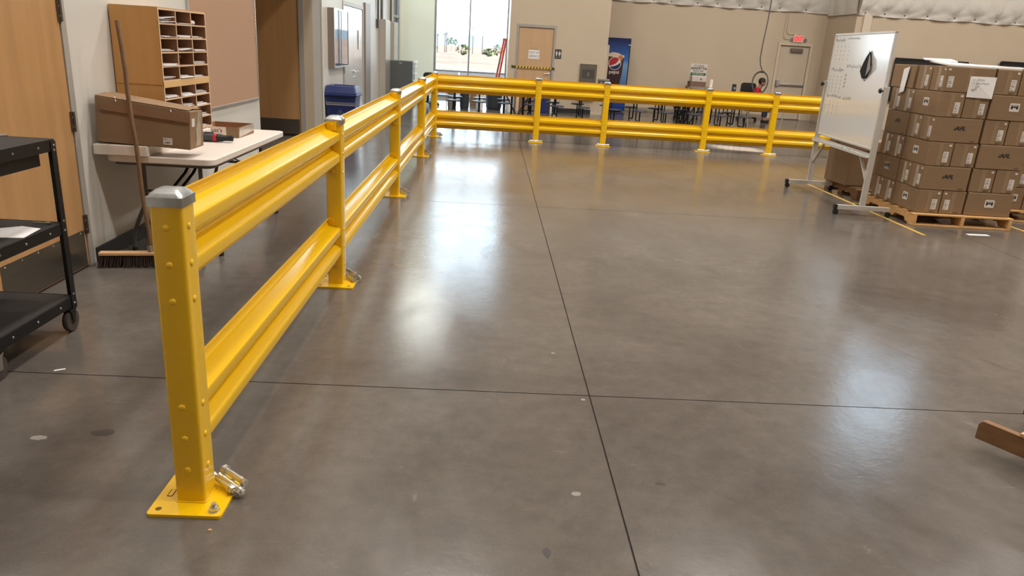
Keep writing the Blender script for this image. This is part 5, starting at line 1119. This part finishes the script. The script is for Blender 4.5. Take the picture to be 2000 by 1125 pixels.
def skin_mesh(name, verts, edges, radii, m, parent, sub=1, root=0):
    me = bpy.data.meshes.new(name); me.from_pydata(verts, edges, []); o = bpy.data.objects.new(name, me); COL.objects.link(o)
    sk = o.modifiers.new('skin', 'SKIN'); sk.use_smooth_shade = True
    d = me.skin_vertices[0].data if me.skin_vertices else None
    if d is None:
        bm = bmesh.new(); bm.from_mesh(me); bm.verts.layers.skin.verify(); bm.to_mesh(me); bm.free(); d = me.skin_vertices[0].data
    for k, r_ in enumerate(radii): d[k].radius = r_ if isinstance(r_, tuple) else (r_, r_)
    d[root].use_root = True
    sb_ = o.modifiers.new('sub', 'SUBSURF'); sb_.levels = sub; sb_.render_levels = sub
    dg = bpy.context.evaluated_depsgraph_get(); me2 = bpy.data.meshes.new_from_object(o.evaluated_get(dg)); bpy.data.objects.remove(o)
    for p_ in me2.polygons: p_.use_smooth = True
    me2.name = name; me2.materials.clear()
    return link(name, me2, m, parent)
# seated person: local +x is the way the person faces
pr = thing('person', 'person with black hair in a red shirt sitting bent over at the back wall', 'person', (7.42, 21.30, 0), math.radians(-28)); pr.scale = (1, 1, .97)
V = [(0, 0, .53), (.03, 0, .66), (.09, 0, .80), (.13, 0, .90), (.17, 0, .975), (.20, 0, 1.03), (.225, 0, 1.095), (.225, 0, 1.17),
     (.0, .1, .51), (.40, .13, .51), (.42, .13, .09), (.54, .14, .05), (.0, -.1, .51), (.40, -.13, .51), (.40, -.13, .09), (.52, -.14, .05),
     (.12, .17, .90), (.22, .23, .68), (.43, .13, .76), (.50, .11, .77), (.12, -.17, .90), (.22, -.23, .68), (.43, -.13, .76), (.50, -.11, .77)]
Ed = [(0, 1), (1, 2), (2, 3), (3, 4), (4, 5), (5, 6), (6, 7), (0, 8), (8, 9), (9, 10), (10, 11), (0, 12), (12, 13), (13, 14), (14, 15), (3, 16), (16, 17), (17, 18), (18, 19), (3, 20), (20, 21), (21, 22), (22, 23)]
Rd = [(.13, .10), (.14, .10), (.155, .105), (.14, .10), .055, .055, .082, .07, .085, .062, .042, .034, .085, .062, .042, .034, .055, .042, .03, .028, .055, .042, .03, .028]
fi = {19: 1, 23: -1}
for hv, s_ in fi.items():
    bx_, by_, bz_ = V[hv]
    for k, (dy, L_) in enumerate(((-.027, .062), (-.009, .07), (.009, .066), (.027, .052))):
        a_ = len(V); V += [(bx_+.03, by_+dy, bz_+.002), (bx_+.03+L_*.6, by_+dy*1.1, bz_-.004), (bx_+.03+L_, by_+dy*1.1, bz_-.02)]; Rd += [.0095, .0085, .0075]; Ed += [(hv, a_), (a_, a_+1), (a_+1, a_+2)]
    a_ = len(V); V += [(bx_+.0, by_-s_*.035, bz_+.006), (bx_+.03, by_-s_*.055, bz_)]; Rd += [.011, .009]; Ed += [(hv, a_), (a_, a_+1)]
skin_mesh('body', V, Ed, Rd, SKIN, pr, 1)
skin_mesh('shirt', [(0, 0, .54), (.03, 0, .66), (.09, 0, .80), (.13, 0, .90), (.15, 0, .945), (.12, .17, .90), (.175, .205, .78), (.12, -.17, .90), (.175, -.205, .78)], [(0, 1), (1, 2), (2, 3), (3, 4), (3, 5), (5, 6), (3, 7), (7, 8)], [(.145, .115), (.158, .118), (.17, .12), (.155, .115), .072, .068, .06, .068, .06], REDSH, pr, 1)
skin_mesh('trousers', [(0, 0, .53), (0, .1, .51), (.40, .13, .51), (.42, .13, .12), (0, -.1, .51), (.40, -.13, .51), (.40, -.13, .12)], [(0, 1), (1, 2), (2, 3), (0, 4), (4, 5), (5, 6)], [(.145, .11), .095, .075, .055, .095, .075, .055], JEAN, pr, 1)
hb = MB().lathe([(.02, -.09), (.075, -.05), (.094, 0), (.096, .04), (.08, .085), (.04, .112), (.002, .12)], (.205, 0, 1.12), 20, (0, 0, 1), 1.02, .9)
hb.build('hair', HAIR, pr, smooth=60)
fc = MB().lathe([(.01, -.105), (.05, -.09), (.075, -.05), (.082, 0), (.07, .05), (.03, .07)], (.228, 0, 1.105), 18, (0, 0, 1), 1.0, .88)
fc.build('face', SKIN, pr, smooth=60)
for s_ in (-1, 1):
    MB().lathe([(.002, 0), (.011, .003), (.002, .008)], (.302, s_*.032, 1.11), 10, (1, 0, 0)).build('eye', BLKINK, pr); MB().lathe([(.004, -.006), (.02, 0), (.02, .008), (.004, .012)], (.215, s_*.078, 1.1), 10, (0, s_, 0)).build('ear', SKIN, pr)
MB().bar((.305, -.018, 1.045), (.305, .018, 1.045), .006, .008).build('mouth', mat('lips', (124, 70, 64), .6), pr); MB().add([(.30, -.014, 1.075), (.30, .014, 1.075), (.30, 0, 1.115), (.328, 0, 1.08)], [(0, 1, 2), (0, 3, 1), (1, 3, 2), (2, 3, 0)]).build('nose', SKIN, pr)
for s_ in (-1, 1): MB().prism(rrect(.24, .09, .04), (.47, s_*.135, 0), (1, 0, 0), (0, 1, 0), (0, 0, 1), .07).build('shoe', BLACK, pr, bevel=.02, smooth=50)
